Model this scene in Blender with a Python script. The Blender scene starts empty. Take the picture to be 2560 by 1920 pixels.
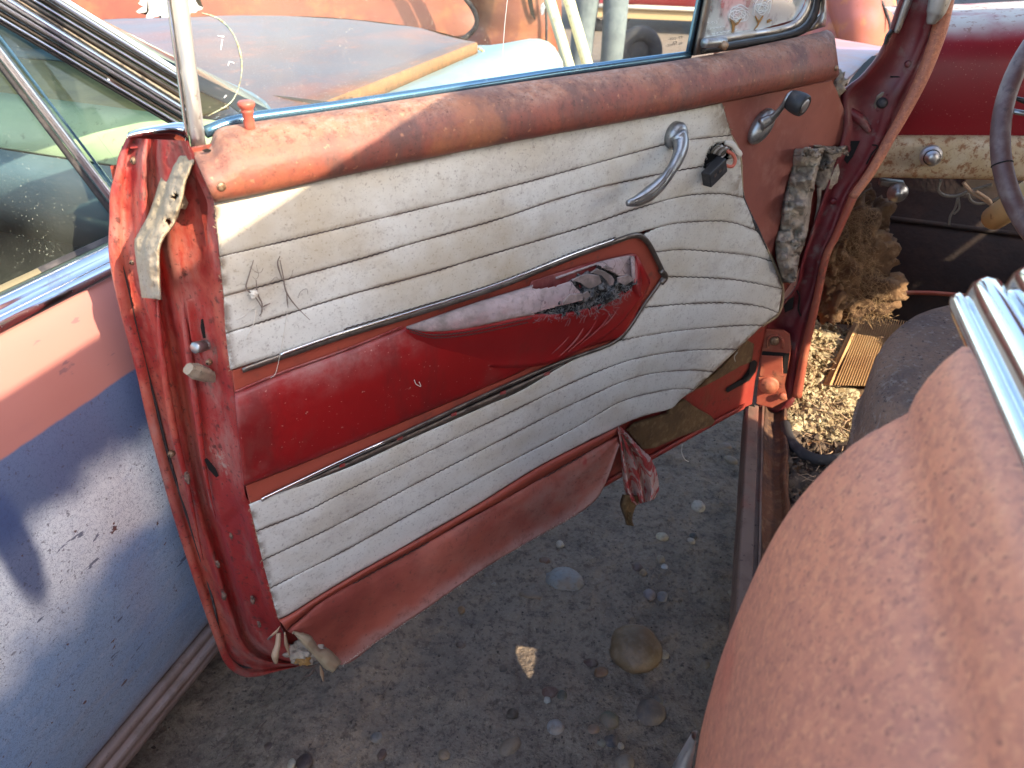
import bpy, bmesh, math, random
import numpy as np
from mathutils import Vector, noise

random.seed(7); rng = np.random.default_rng(7)
SC = bpy.context.scene
COL = SC.collection
rad = math.radians

# ------------------------------------------------------------------ camera, sky, sun, exposure
CAM_H = 1.2
F_PX, CX, CY = 1850.0, 1280.0, 960.0                  # focal length in pixels of the 2560 x 1920 photograph
_d = np.array([-111.0, 2848.0, 1850.0]); _d /= np.linalg.norm(_d)      # straight down, seen from the lens
_up = -_d
_fw = np.array([0, 0, 1.0]) - _up * _up[2]; _fw /= np.linalg.norm(_fw)
_rt = np.cross(_fw, _up)
ROT = np.array([_rt, _fw, _up])
CAM = np.array([0, 0, CAM_H])
cam_data = bpy.data.cameras.new('camera')
cam_data.sensor_width = 36.0; cam_data.lens = 36.0 * F_PX / 2560.0
cam_data.clip_start = 0.02; cam_data.clip_end = 2000
cam_data.dof.use_dof = True; cam_data.dof.focus_distance = 1.0; cam_data.dof.aperture_fstop = 9.0
cam = bpy.data.objects.new('camera', cam_data); COL.objects.link(cam)
from mathutils import Matrix
_m = Matrix.Identity(4)
for i in range(3):
    _m[i][0] = ROT[i][0]; _m[i][1] = -ROT[i][1]; _m[i][2] = -ROT[i][2]; _m[i][3] = CAM[i]
cam.matrix_world = _m
SC.camera = cam

SUN_AZ, SUN_EL = 128.0, 34.0
world = bpy.data.worlds.new('World'); SC.world = world; world.use_nodes = True
wn = world.node_tree.nodes; wl = world.node_tree.links
sky = wn.new('ShaderNodeTexSky'); sky.sky_type = 'NISHITA'; sky.sun_disc = False
sky.sun_elevation = rad(SUN_EL); sky.sun_rotation = rad(SUN_AZ); sky.dust_density = 2.2; sky.ozone_density = 0.8
wn['Background'].inputs['Strength'].default_value = 0.15
wl.new(sky.outputs[0], wn['Background'].inputs['Color'])
sun_data = bpy.data.lights.new('sun', 'SUN'); sun_data.energy = 2.5; sun_data.angle = rad(0.5); sun_data.color = (1.0, 0.84, 0.62)
sun = bpy.data.objects.new('sun', sun_data); COL.objects.link(sun)
sun_dir = np.array([math.sin(rad(SUN_AZ)) * math.cos(rad(SUN_EL)), math.cos(rad(SUN_AZ)) * math.cos(rad(SUN_EL)), math.sin(rad(SUN_EL))])
sun.location = (3, -3, 6)
sun.rotation_euler = Vector(sun_dir).to_track_quat('Z', 'Y').to_euler()
SC.view_settings.view_transform = 'Standard'; SC.view_settings.look = 'None'
SC.view_settings.gamma = 1; SC.view_settings.use_curve_mapping = False
SC.view_settings.exposure = 2.2
SC.render.engine = 'CYCLES'
SC.cycles.max_bounces = 8; SC.cycles.transparent_max_bounces = 12; SC.cycles.use_denoising = True

# ------------------------------------------------------------------ geometry helpers
def az(a): return np.array([math.sin(rad(a)), math.cos(rad(a)), 0.0])
Z = np.array([0, 0, 1.0])
def ray(p): return ROT @ np.array([p[0] - CX, p[1] - CY, F_PX]) / F_PX
def hit(p, P0, n):
    r = ray(p); return CAM + r * (np.dot(P0 - CAM, n) / np.dot(r, n))
# the open door's own plane, the red car's frame and the left car's frame, in metres
DOOR_P = np.array([-0.2736, 0.6377, 1.0253]); DU = az(50.8); DN = az(140.8)
def dp(p, off=0.0): return hit(p, DOOR_P + DN * off, DN)
CA, CL, CO = az(15.5), az(105.5), np.array([0.50, 1.2985, 0.0])
def C3(s, w, z): return CO + CA * s + CL * w + Z * z
def cs(p, s): return hit(p, CO + CA * s, CA)
def cw(p, w): return hit(p, CO + CL * w, CL)
def cz(p, z): return hit(p, Z * z, Z)
BA, BL, BO = az(17.5), az(107.5), np.array([-0.548, 0.546, 0.0])
def B3(s, w, z): return BO + BA * s + BL * w + Z * z
def bw(p, w): return hit(p, BO + BL * w, BL)
def at_y(p, y): return hit(p, np.array([0, y, 0.0]), np.array([0, 1.0, 0]))

LOC = {}
def link(o, parent, org):
    COL.objects.link(o)
    base = LOC[parent.name] if parent is not None else np.zeros(3)
    o.location = Vector(org - base)
    if parent is not None: o.parent = parent
    LOC[o.name] = np.array(org, float)
def tag(o, label=None, cat=None, group=None, kind=None):
    if label: o['label'] = label
    if cat: o['category'] = cat
    if group: o['group'] = group
    if kind: o['kind'] = kind
    return o
def empty(name, loc, label, cat, group=None):
    o = bpy.data.objects.new(name, None); o.empty_display_size = 0.1
    link(o, None, np.array(loc, float)); return tag(o, label, cat, group)
def mk(name, verts, faces, mat, parent=None, uv=None, smooth=True, label=None, org=None):
    V = np.array(verts, float)
    if org is None: org = V.mean(0) if parent is not None else np.array([V[:, 0].mean(), V[:, 1].mean(), V[:, 2].min()])
    me = bpy.data.meshes.new(name); me.from_pydata((V - org).tolist(), [], [tuple(int(i) for i in f) for f in faces])
    if uv is not None:
        ul = me.uv_layers.new(name='UVMap'); U = np.array(uv, float)
        idx = np.empty(len(me.loops), np.int32); me.loops.foreach_get('vertex_index', idx)
        ul.data.foreach_set('uv', U[idx].astype(np.float32).ravel())
    if smooth: me.polygons.foreach_set('use_smooth', [True] * len(me.polygons))
    if mat is not None:
        for m in (mat if isinstance(mat, (list, tuple)) else [mat]): me.materials.append(m)
    me.update()
    o = bpy.data.objects.new(name, me); link(o, parent, np.array(org, float))
    if label: o['label'] = label
    return o

def rs(pts, n, smooth=True):
    """resample a polyline by arc length (Catmull-Rom through the points)"""
    P = np.array(pts, float)
    if smooth and len(P) > 2:
        E = np.vstack([2 * P[0] - P[1], P, 2 * P[-1] - P[-2]]); out = []
        for i in range(1, len(E) - 2):
            for t in np.linspace(0, 1, 12, endpoint=False):
                a, b, c, d = E[i - 1], E[i], E[i + 1], E[i + 2]
                out.append(0.5 * (2 * b + (c - a) * t + (2 * a - 5 * b + 4 * c - d) * t * t + (3 * b - a - 3 * c + d) * t ** 3))
        out.append(P[-1]); P = np.array(out)
    L = np.r_[0, np.cumsum(np.linalg.norm(np.diff(P, axis=0), axis=1))]
    t = np.linspace(0, L[-1], n)
    return np.stack([np.interp(t, L, P[:, k]) for k in range(P.shape[1])], 1)

def inpoly(p, poly):
    x, y = p; r = False; j = len(poly) - 1
    for i in range(len(poly)):
        xi, yi = poly[i]; xj, yj = poly[j]
        if (yi > y) != (yj > y) and x < (xj - xi) * (y - yi) / (yj - yi) + xi: r = not r
        j = i
    return r

def grid_faces(nr, nc, closed=False):
    f = []
    for i in range(nr - 1):
        for j in range(nc - 1 if not closed else nc):
            k = (j + 1) % nc
            f.append((i * nc + j, i * nc + k, (i + 1) * nc + k, (i + 1) * nc + j))
    return f

def surf(name, G, mat, parent=None, uv=None, thick=0.0, label=None, smooth=True, skip=None):
    """grid of points G[r][c] as a sheet; thick adds a real back face and rim"""
    G = np.array(G, float); nr, nc = G.shape[:2]
    V = G.reshape(-1, 3); F = grid_faces(nr, nc)
    if uv is None:
        uu = np.linspace(0, 1, nc); vv = np.linspace(0, 1, nr)
        uv = np.stack(np.meshgrid(uu, vv), -1)
    U = np.array(uv, float).reshape(-1, 2)
    if skip is not None: F = [f for k, f in enumerate(F) if not skip(k // (nc - 1), k % (nc - 1))]
    o = mk(name, V, F, mat, parent, U, smooth, label)
    if thick:
        m = o.modifiers.new('thickness', 'SOLIDIFY'); m.thickness = thick; m.offset = -1.0 if thick > 0 else 1.0; m.thickness = abs(thick)
    return o

def ribbon(name, A, B, rows, mat, parent, n=80, plane=None, holes=None, jit=0.0, jsc=30.0, thick=0.0025, smooth_curve=True, label=None, edge_jit=0.0, sub=0):
    """sheet between two outline curves A and B lying on the door (or another plane); rows = [(t, offset)], real relief off the plane"""
    plane = plane or dp
    if sub:
        tt = [r[0] for r in rows]; rows = [(t, np.interp(t, tt, [r[1] for r in rows])) for t in np.linspace(0, 1, sub)]
    a = rs(A, n, smooth_curve); b = rs(B, n, smooth_curve)
    if edge_jit:
        a = a + np.array([[0, noise.noise(Vector((k * .9, 3.1, 0))) * edge_jit] for k in range(n)])
        b = b + np.array([[0, noise.noise(Vector((k * .9, 7.7, 0))) * edge_jit] for k in range(n)])
    G = []; PX = []
    for t, off in rows:
        row = []; pr = []
        for k in range(n):
            p = a[k] * (1 - t) + b[k] * t
            o = off(k / (n - 1)) if callable(off) else off
            if jit: o += jit * noise.fractal(Vector((p[0] / 2560 * jsc, p[1] / 2560 * jsc, 1.3)), 1.0, 2.0, 3)
            row.append(plane(p, o)); pr.append(p)
        G.append(row); PX.append(pr)
    skip = None
    if holes:
        def skip(i, j):
            q = (PX[i][j] + PX[i + 1][j + 1]) / 2
            return any(inpoly(q, h) for h in holes)
    uu = np.linspace(0, 1, n); vv = np.array([r[0] for r in rows])
    uv = np.stack(np.meshgrid(uu, vv), -1)
    G = np.array(G)
    # keep normals towards the viewer's side so that thickness goes inwards
    nrm = np.cross(G[0, n // 2 + 1] - G[0, n // 2], G[-1, n // 2] - G[0, n // 2])
    mid = G[len(rows) // 2, n // 2]
    flip = np.dot(nrm, CAM - mid) < 0
    if flip:
        G = G[::-1]; uv = uv[::-1]
        if skip is not None:
            s0 = skip; nr = len(rows)
            skip = lambda i, j: s0(nr - 2 - i, j)
    return surf(name, G, mat, parent, uv, thick, label, True, skip)

PLEAT = [(0, -.0006), (.012, -.0003), (.03, .0002), (.1, .0006), (.3, .0009), (.5, .0010), (.7, .0009), (.9, .0006), (.97, .0002), (.988, -.0003), (1, -.0006)]
ROUND = [(0, 0), (.06, .35), (.15, .6), (.3, .85), (.5, 1), (.7, .85), (.85, .6), (.94, .35), (1, 0)]
def bulge(base, h): return [(t, base + h * k) for t, k in ROUND]

def slab(name, px, off, thick, mat, parent, plane=None, bevel=0.0012, label=None, back=None):
    """plate with the given outline on a plane, extruded backwards by thick"""
    plane = plane or dp
    P = [plane(p, off) for p in px]
    n = np.cross(P[1] - P[0], P[2] - P[0])
    nv = np.zeros(3)
    for i in range(len(P)):
        nv += np.cross(P[i] - P[0], P[(i + 1) % len(P)] - P[0])
    nv /= np.linalg.norm(nv)
    if np.dot(nv, CAM - P[0]) < 0: P = P[::-1]; nv = -nv
    bm = bmesh.new()
    top = [bm.verts.new(Vector(p)) for p in P]; bot = [bm.verts.new(Vector(p - nv * thick)) for p in P]
    f = bm.faces.new(top); bm.faces.new(bot[::-1])
    k = len(P)
    for i in range(k): bm.faces.new((top[i], bot[i], bot[(i + 1) % k], top[(i + 1) % k]))
    if bevel:
        try: bmesh.ops.bevel(bm, geom=[e for e in f.edges], offset=bevel, segments=2, affect='EDGES', profile=.5)
        except Exception: pass
    bmesh.ops.triangulate(bm, faces=[q for q in bm.faces if len(q.verts) > 4])
    V = [tuple(v.co) for v in bm.verts]; bm.verts.index_update(); F = [[v.index for v in q.verts] for q in bm.faces]
    bm.free()
    return mk(name, V, F, mat, parent, None, False, label)

def tube_geo(P, r, sides=8, flat=1.0, up=None, caps=True):
    P = np.array(P, float); n = len(P)
    r = np.broadcast_to(np.array(r, float), (n,)) if np.ndim(r) == 0 else np.interp(np.linspace(0, 1, n), np.linspace(0, 1, len(r)), r)
    T = np.gradient(P, axis=0); T /= np.linalg.norm(T, axis=1)[:, None] + 1e-12
    u = np.array(up, float) if up is not None else (Z if abs(T[0][2]) < .9 else np.array([1.0, 0, 0]))
    V = []; F = []
    for i in range(n):
        x = np.cross(T[i], u); x /= np.linalg.norm(x) + 1e-12; y = np.cross(x, T[i])
        if up is None: u = y
        for k in range(sides):
            a = 2 * math.pi * k / sides
            V.append(P[i] + r[i] * (math.cos(a) * x + math.sin(a) * y * flat))
    for i in range(n - 1):
        for k in range(sides):
            q = (k + 1) % sides
            F.append((i * sides + k, i * sides + q, (i + 1) * sides + q, (i + 1) * sides + k))
    if caps:
        F.append(tuple(range(sides))[::-1]); F.append(tuple((n - 1) * sides + k for k in range(sides)))
    return V, F
def tube(name, P, r, mat, parent=None, n=None, sides=8, flat=1.0, up=None, label=None, org=None):
    P = rs(P, n) if n else np.array(P, float)
    V, F = tube_geo(P, r, sides, flat, up)
    return mk(name, V, F, mat, parent, None, True, label, org)
def dtube(name, px, off, r, mat, parent, n=60, sides=8, flat=1.0, plane=None, label=None):
    plane = plane or dp
    q = rs(px, n)
    o = np.interp(np.linspace(0, 1, n), np.linspace(0, 1, len(off)), off) if np.ndim(off) else [off] * n
    return tube(name, [plane(a, b) for a, b in zip(q, o)], r, mat, parent, None, sides, flat, DN if plane is dp else None, label)
def join(name, parts, mat, parent=None, label=None, smooth=True, org=None):
    V = []; F = []
    for v, f in parts:
        k = len(V); V += [tuple(a) for a in v]; F += [tuple(i + k for i in q) for q in f]
    return mk(name, V, F, mat, parent, None, smooth, label, org)
def lathe_geo(c, axis, prof, seg=20):
    axis = np.array(axis, float); axis /= np.linalg.norm(axis)
    x = np.cross(axis, Z if abs(axis[2]) < .9 else np.array([1.0, 0, 0])); x /= np.linalg.norm(x); y = np.cross(axis, x)
    V = []; 
    for h, r in prof:
        for k in range(seg):
            a = 2 * math.pi * k / seg; V.append(np.array(c) + axis * h + r * (math.cos(a) * x + math.sin(a) * y))
    F = grid_faces(len(prof), seg, True); F.append(tuple(range(seg))[::-1]); F.append(tuple((len(prof) - 1) * seg + k for k in range(seg)))
    return V, F
def lathe(name, c, axis, prof, mat, parent=None, seg=20, label=None):
    V, F = lathe_geo(c, axis, prof, seg); return mk(name, V, F, mat, parent, None, True, label)
def box_geo(c, ax, ay, azv, hx, hy, hz):
    V = [np.array(c) + ax * hx * i + ay * hy * j + azv * hz * k for i in (-1, 1) for j in (-1, 1) for k in (-1, 1)]
    return V, [(0, 1, 3, 2), (4, 6, 7, 5), (0, 4, 5, 1), (2, 3, 7, 6), (0, 2, 6, 4), (1, 5, 7, 3)]
def box(name, c, ax, ay, azv, hx, hy, hz, mat, parent=None, bevel=0.003, label=None):
    V, F = box_geo(c, ax, ay, azv, hx, hy, hz)
    o = mk(name, V, F, mat, parent, None, False, label)
    if bevel: m = o.modifiers.new('edge', 'BEVEL'); m.width = bevel; m.segments = 2
    return o
def blob_geo(c, r, seed, amp=.3, sc=1.6, sub=3, ax=None, flat_bottom=None):
    bm = bmesh.new(); bmesh.ops.create_icosphere(bm, subdivisions=sub, radius=1)
    V = []
    for v in bm.verts:
        d = v.co.copy(); k = 1 + amp * noise.fractal(d * sc + Vector((seed * 3.7, seed * 1.3, seed)), 1.0, 2.0, 3)
        q = np.array([d.x * r[0], d.y * r[1], d.z * r[2]]) * k
        if ax is not None: q = ax[0] * q[0] + ax[1] * q[1] + ax[2] * q[2]
        V.append(np.array(c) + q)
    bm.verts.index_update(); F = [[v.index for v in f.verts] for f in bm.faces]; bm.free()
    return V, F
def blob(name, c, r, seed, mat, parent=None, amp=.3, sc=1.6, sub=3, ax=None, label=None):
    V, F = blob_geo(c, r, seed, amp, sc, sub, ax); return mk(name, V, F, mat, parent, None, True, label)

# ------------------------------------------------------------------ materials
def c8(r, g, b):
    f = lambda v: v / 12.92 if v <= .04045 else ((v + .055) / 1.055) ** 2.4
    return (f(r / 255), f(g / 255), f(b / 255), 1)
FRAMES = {'pos': 0.0, 'door': -rad(39.2), 'car': -rad(74.5), 'left': -rad(72.5)}
def M(name, base, rough=.6, metal=0.0, layers=(), bump=None, spec=.5, frame='pos', coat=0.0, objcol=False):
    m = bpy.data.materials.new(name); m.use_nodes = True
    nt = m.node_tree; N = nt.nodes; L = nt.links
    bs = N['Principled BSDF']; bs.inputs['Roughness'].default_value = rough; bs.inputs['Metallic'].default_value = metal
    bs.inputs['Specular IOR Level'].default_value = spec; bs.inputs['Coat Weight'].default_value = coat
    geo = N.new('ShaderNodeNewGeometry'); rotn = N.new('ShaderNodeMapping'); rotn.inputs['Rotation'].default_value = (0, 0, FRAMES[frame])
    L.new(geo.outputs['Position'], rotn.inputs['Vector'])
    P = rotn.outputs[0]; uvn = N.new('ShaderNodeUVMap'); U = uvn.outputs[0]
    sepu = N.new('ShaderNodeSeparateXYZ'); L.new(U, sepu.inputs[0])
    if objcol:
        oi = N.new('ShaderNodeObjectInfo'); col = oi.outputs['Color']
    else:
        rgb = N.new('ShaderNodeRGB'); rgb.outputs[0].default_value = base if len(base) == 4 else (*base, 1); col = rgb.outputs[0]
    rv = None
    def math_(op, a, b=None, clamp=False):
        q = N.new('ShaderNodeMath'); q.operation = op; q.use_clamp = clamp
        for i, x in enumerate((a, b)):
            if x is None: continue
            if isinstance(x, (int, float)): q.inputs[i].default_value = x
            else: L.new(x, q.inputs[i])
        return q.outputs[0]
    def ramp(x, lo, hi):
        q = N.new('ShaderNodeMapRange'); q.interpolation_type = 'SMOOTHSTEP'
        q.inputs['From Min'].default_value = min(lo, hi); q.inputs['From Max'].default_value = max(lo, hi)
        if lo > hi: q.inputs['To Min'].default_value = 1; q.inputs['To Max'].default_value = 0
        L.new(x, q.inputs['Value']); return q.outputs[0]
    def vec(coord, st, off=0):
        q = N.new('ShaderNodeMapping'); q.inputs['Scale'].default_value = st; q.inputs['Location'].default_value = (off * 1.7, off * 2.3, off)
        L.new(U if coord == 'uv' else P, q.inputs['Vector']); return q.outputs[0]
    for i, l in enumerate(layers):
        kind = l.get('k', 'noise'); st = l.get('st', (1, 1, 1)); v = vec(l.get('co', 'pos'), st, l.get('off', i * 3.1))
        if kind == 'noise':
            q = N.new('ShaderNodeTexNoise'); q.inputs['Scale'].default_value = l['s']; q.inputs['Detail'].default_value = l.get('d', 5)
            q.inputs['Roughness'].default_value = l.get('nr', .6); q.inputs['Distortion'].default_value = l.get('dis', 0)
            L.new(v, q.inputs['Vector']); f = ramp(q.outputs['Fac'], l['lo'], l['hi'])
        elif kind == 'crack':
            q = N.new('ShaderNodeTexVoronoi'); q.feature = 'DISTANCE_TO_EDGE'; q.inputs['Scale'].default_value = l['s']; q.inputs['Randomness'].default_value = 1
            nz = N.new('ShaderNodeTexNoise'); nz.inputs['Scale'].default_value = l['s'] * .7; nz.inputs['Detail'].default_value = 3
            L.new(v, nz.inputs['Vector']); mx = N.new('ShaderNodeMix'); mx.data_type = 'VECTOR'; mx.inputs[0].default_value = l.get('w', .02)
            L.new(v, mx.inputs[4]); L.new(nz.outputs['Color'], mx.inputs[5]); L.new(mx.outputs[1], q.inputs['Vector'])
            f = ramp(q.outputs['Distance'], l['hi'], l['lo'])
        elif kind == 'spots':
            q = N.new('ShaderNodeTexVoronoi'); q.inputs['Scale'].default_value = l['s']
            L.new(v, q.inputs['Vector']); f = ramp(q.outputs['Distance'], l['hi'], l['lo'])
        elif kind == 'uvband':
            f = None
        if kind == 'ell':
            sub = N.new('ShaderNodeVectorMath'); sub.operation = 'SUBTRACT'; L.new(U, sub.inputs[0]); sub.inputs[1].default_value = (*l['c'], 0)
            r1 = N.new('ShaderNodeVectorRotate'); r1.rotation_type = 'Z_AXIS'; r1.inputs['Angle'].default_value = -rad(l.get('a', 0)); L.new(sub.outputs[0], r1.inputs['Vector'])
            mp = N.new('ShaderNodeMapping'); mp.inputs['Scale'].default_value = (1 / l['r'][0], 1 / l['r'][1], 0); L.new(r1.outputs[0], mp.inputs['Vector'])
            ln = N.new('ShaderNodeVectorMath'); ln.operation = 'LENGTH'; L.new(mp.outputs[0], ln.inputs[0])
            nz = N.new('ShaderNodeTexNoise'); nz.inputs['Scale'].default_value = l.get('s', 10); nz.inputs['Detail'].default_value = l.get('d', 8); nz.inputs['Roughness'].default_value = l.get('nr', .7)
            L.new(vec('pos', st, i * 2.7), nz.inputs['Vector'])
            x = math_('ADD', ln.outputs['Value'], math_('MULTIPLY', math_('SUBTRACT', nz.outputs['Fac'], .5), l.get('na', .8)))
            f = ramp(x, l.get('hi', 1.15), l.get('lo', .85))
        if 'g' in l:          # gradient along the sheet's own u or v: (axis, from, to)
            ax, g0, g1 = l['g']
            g = sepu.outputs[ax]
            if l.get('ga'):   # ragged edge
                nz = N.new('ShaderNodeTexNoise'); nz.inputs['Scale'].default_value = l.get('gs', 25); nz.inputs['Detail'].default_value = 6
                L.new(vec('pos', (1, 1, 1), 9 + i), nz.inputs['Vector'])
                g = math_('ADD', g, math_('MULTIPLY', math_('SUBTRACT', nz.outputs['Fac'], .5), l['ga']))
            g = ramp(g, g0, g1)
            f = g if f is None else math_('MULTIPLY', f, g)
        if l.get('edge'):     # both seams of a pleat
            e = math_('MULTIPLY', math_('ABSOLUTE', math_('SUBTRACT', sepu.outputs[1], .5)), 2.0)
            e = ramp(e, *l['edge']); f = e if f is None else math_('MULTIPLY', f, e)
        f = math_('MULTIPLY', f, l.get('a_', l.get('amt', 1.0)))
        mx = N.new('ShaderNodeMix'); mx.data_type = 'RGBA'; L.new(f, mx.inputs[0]); L.new(col, mx.inputs[6])
        mx.inputs[7].default_value = l['c_'] if 'c_' in l else l['col']
        col = mx.outputs[2]
        if 'rough' in l:
            mr = N.new('ShaderNodeMix'); mr.data_type = 'FLOAT'; L.new(f, mr.inputs[0])
            if rv is None: mr.inputs[2].default_value = rough
            else: L.new(rv, mr.inputs[2])
            mr.inputs[3].default_value = l['rough']; rv = mr.outputs[0]
        if 'metal' in l:
            mr = N.new('ShaderNodeMix'); mr.data_type = 'FLOAT'; L.new(f, mr.inputs[0]); mr.inputs[2].default_value = metal
            mr.inputs[3].default_value = l['metal']; L.new(mr.outputs[0], bs.inputs['Metallic'])
    L.new(col, bs.inputs['Base Color'])
    if rv is not None: L.new(rv, bs.inputs['Roughness'])
    if bump:
        last = None
        for s, strength, dist in (bump if isinstance(bump, list) else [bump]):
            q = N.new('ShaderNodeTexNoise'); q.inputs['Scale'].default_value = s; q.inputs['Detail'].default_value = 5; L.new(P, q.inputs['Vector'])
            b = N.new('ShaderNodeBump'); b.inputs['Strength'].default_value = strength; b.inputs['Distance'].default_value = dist
            L.new(q.outputs['Fac'], b.inputs['Height'])
            if last is not None: L.new(last, b.inputs['Normal'])
            last = b.outputs[0]
        L.new(last, bs.inputs['Normal'])
    return m

def glass(name, tint, dust_col, dust=0.06, streak=None, rough=.02, grad=None):
    """thin pane: clear with a Fresnel sheen, and a film of dust specks"""
    m = bpy.data.materials.new(name); m.use_nodes = True; nt = m.node_tree; N = nt.nodes; L = nt.links
    N.remove(N['Principled BSDF']); out = N['Material Output']
    tr = N.new('ShaderNodeBsdfTransparent'); tr.inputs[0].default_value = (*tint, 1)
    gl = N.new('ShaderNodeBsdfGlossy'); gl.inputs['Roughness'].default_value = rough
    fr = N.new('ShaderNodeFresnel'); fr.inputs['IOR'].default_value = 1.5
    m1 = N.new('ShaderNodeMixShader'); L.new(fr.outputs[0], m1.inputs[0]); L.new(tr.outputs[0], m1.inputs[1]); L.new(gl.outputs[0], m1.inputs[2])
    df = N.new('ShaderNodeBsdfDiffuse'); df.inputs[0].default_value = dust_col
    geo = N.new('ShaderNodeNewGeometry')
    def nz(s, lo, hi, d=4):
        q = N.new('ShaderNodeTexNoise'); q.inputs['Scale'].default_value = s; q.inputs['Detail'].default_value = d
        L.new(geo.outputs['Position'], q.inputs['Vector']); r = N.new('ShaderNodeMapRange'); r.inputs['From Min'].default_value = lo; r.inputs['From Max'].default_value = hi
        L.new(q.outputs['Fac'], r.inputs['Value']); return r.outputs[0]
    def mm(op, a, b):
        q = N.new('ShaderNodeMath'); q.operation = op; q.use_clamp = True
        for i, x in enumerate((a, b)):
            if isinstance(x, (int, float)): q.inputs[i].default_value = x
            else: L.new(x, q.inputs[i])
        return q.outputs[0]
    f = mm('ADD', mm('MULTIPLY', nz(9, .3, .8), dust), mm('MULTIPLY', mm('MULTIPLY', nz(420, .68, .74, 1), nz(14, .42, .72)), .35))
    if grad:
        uvn = N.new('ShaderNodeUVMap'); sp = N.new('ShaderNodeSeparateXYZ'); L.new(uvn.outputs[0], sp.inputs[0])
        r = N.new('ShaderNodeMapRange'); r.inputs['From Min'].default_value = grad[1]; r.inputs['From Max'].default_value = grad[2]
        L.new(sp.outputs[grad[0]], r.inputs['Value'])
        g = mm('MULTIPLY', r.outputs[0], mm('ADD', nz(60, .3, .6), .35))
        f = mm('ADD', f, mm('MULTIPLY', g, grad[3]))
    m2 = N.new('ShaderNodeMixShader'); L.new(f, m2.inputs[0]); L.new(m1.outputs[0], m2.inputs[1]); L.new(df.outputs[0], m2.inputs[2])
    L.new(m2.outputs[0], out.inputs['Surface'])
    return m

DUST = c8(150, 138, 124)
mt = {}
mt['vinyl_white'] = M('vinyl_white', c8(214, 211, 201), .6, 0, [
    dict(s=6, lo=.42, hi=.72, col=c8(190, 178, 156), amt=.8, st=(.8, 1, 1.2)),
    dict(s=11, lo=.48, hi=.7, col=c8(158, 146, 134), amt=.5, st=(.8, 1, 1), d=12, nr=.85),
    dict(s=70, lo=.54, hi=.72, col=c8(126, 112, 102), amt=.55, d=9, nr=.8),
    dict(s=17, lo=.57, hi=.7, col=c8(112, 92, 80), amt=.6, st=(.7, 1, 1), d=12, nr=.85),
    dict(s=430, lo=.63, hi=.70, col=c8(90, 74, 62), amt=.45, d=2), dict(s=190, lo=.60, hi=.68, col=c8(110, 92, 80), amt=.4, d=3),
    dict(s=3.0, lo=.54, hi=.7, col=c8(172, 150, 112), amt=.55, d=5),
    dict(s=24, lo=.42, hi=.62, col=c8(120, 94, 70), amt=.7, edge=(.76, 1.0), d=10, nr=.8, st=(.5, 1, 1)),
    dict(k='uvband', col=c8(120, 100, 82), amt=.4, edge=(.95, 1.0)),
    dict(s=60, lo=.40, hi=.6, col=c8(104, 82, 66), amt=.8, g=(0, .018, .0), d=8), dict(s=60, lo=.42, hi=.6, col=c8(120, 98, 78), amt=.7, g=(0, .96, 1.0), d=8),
    ], [(900, .35, .0007), (22, .12, .003), (120, .12, .001)], frame='door')
mt['seam'] = M('seam_thread', c8(62, 50, 44), .85)
mt['vinyl_edge'] = M('vinyl_backing', c8(170, 150, 120), .9, bump=(700, .4, .001))
mt['garnish'] = M('garnish_paint', c8(138, 74, 58), .55, 0, [
    dict(s=9, lo=.35, hi=.75, col=c8(112, 54, 48), amt=.8),
    dict(k='uvband', col=c8(150, 108, 84), amt=.8, g=(1, .66, .12), ga=.5, gs=18, rough=.8),
    dict(s=52, lo=.42, hi=.66, col=c8(164, 146, 134), amt=.8, g=(1, .55, .0), ga=.6, gs=14, d=10, nr=.85, rough=.85),
    dict(s=15, lo=.44, hi=.64, col=c8(92, 66, 60), amt=.8, st=(1, 1, .3), d=9, nr=.75),
    dict(s=110, lo=.5, hi=.64, col=c8(82, 50, 44), amt=.6, d=8, nr=.8), dict(s=260, lo=.6, hi=.7, col=c8(52, 34, 32), amt=.6),
    dict(s=5, lo=.5, hi=.66, col=c8(164, 104, 68), amt=.6, d=9, nr=.7), dict(s=130, lo=.62, hi=.72, col=c8(196, 136, 98), amt=.5, d=6),
    ], [(160, .3, .002), (50, .15, .003)], frame='door')
mt['board_red'] = M('painted_board', c8(150, 84, 68), .62, 0, [
    dict(s=6, lo=.35, hi=.7, col=c8(118, 62, 52), amt=.8), dict(s=22, lo=.5, hi=.75, col=c8(172, 118, 104), amt=.6, d=8),
    dict(s=200, lo=.66, hi=.72, col=c8(70, 48, 40), amt=.5)], (300, .12, .001), frame='door')
mt['vinyl_red'] = M('vinyl_red', c8(150, 22, 24), .4, 0, [
    dict(s=5, lo=.3, hi=.8, col=c8(110, 12, 16), amt=.6),
    dict(s=12, lo=.35, hi=.7, col=c8(160, 112, 104), amt=.85, g=(1, .48, .02), ga=.3, rough=.8, d=9, nr=.75), dict(s=20, lo=.5, hi=.66, col=c8(104, 30, 30), amt=.6, st=(1, 1, .25), d=6),
    dict(s=30, lo=.55, hi=.8, col=c8(120, 60, 52), amt=.5, st=(1, 1, .5), d=7, rough=.7),
    dict(s=300, lo=.735, hi=.76, col=c8(205, 165, 150), amt=.4, d=1), dict(s=40, lo=.5, hi=.75, col=c8(150, 104, 96), amt=.4, g=(0, .12, .0), ga=.1)], (500, .1, .0008), frame='door')
mt['vinyl_red_side'] = M('vinyl_red_side', c8(150, 22, 24), .5, 0, [dict(s=5, lo=.3, hi=.8, col=c8(120, 14, 18), amt=.6), dict(s=30, lo=.52, hi=.72, col=c8(110, 60, 52), amt=.55, st=(1, 1, .4), d=9, nr=.8, rough=.75)], (500, .1, .0008), frame='door')
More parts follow.
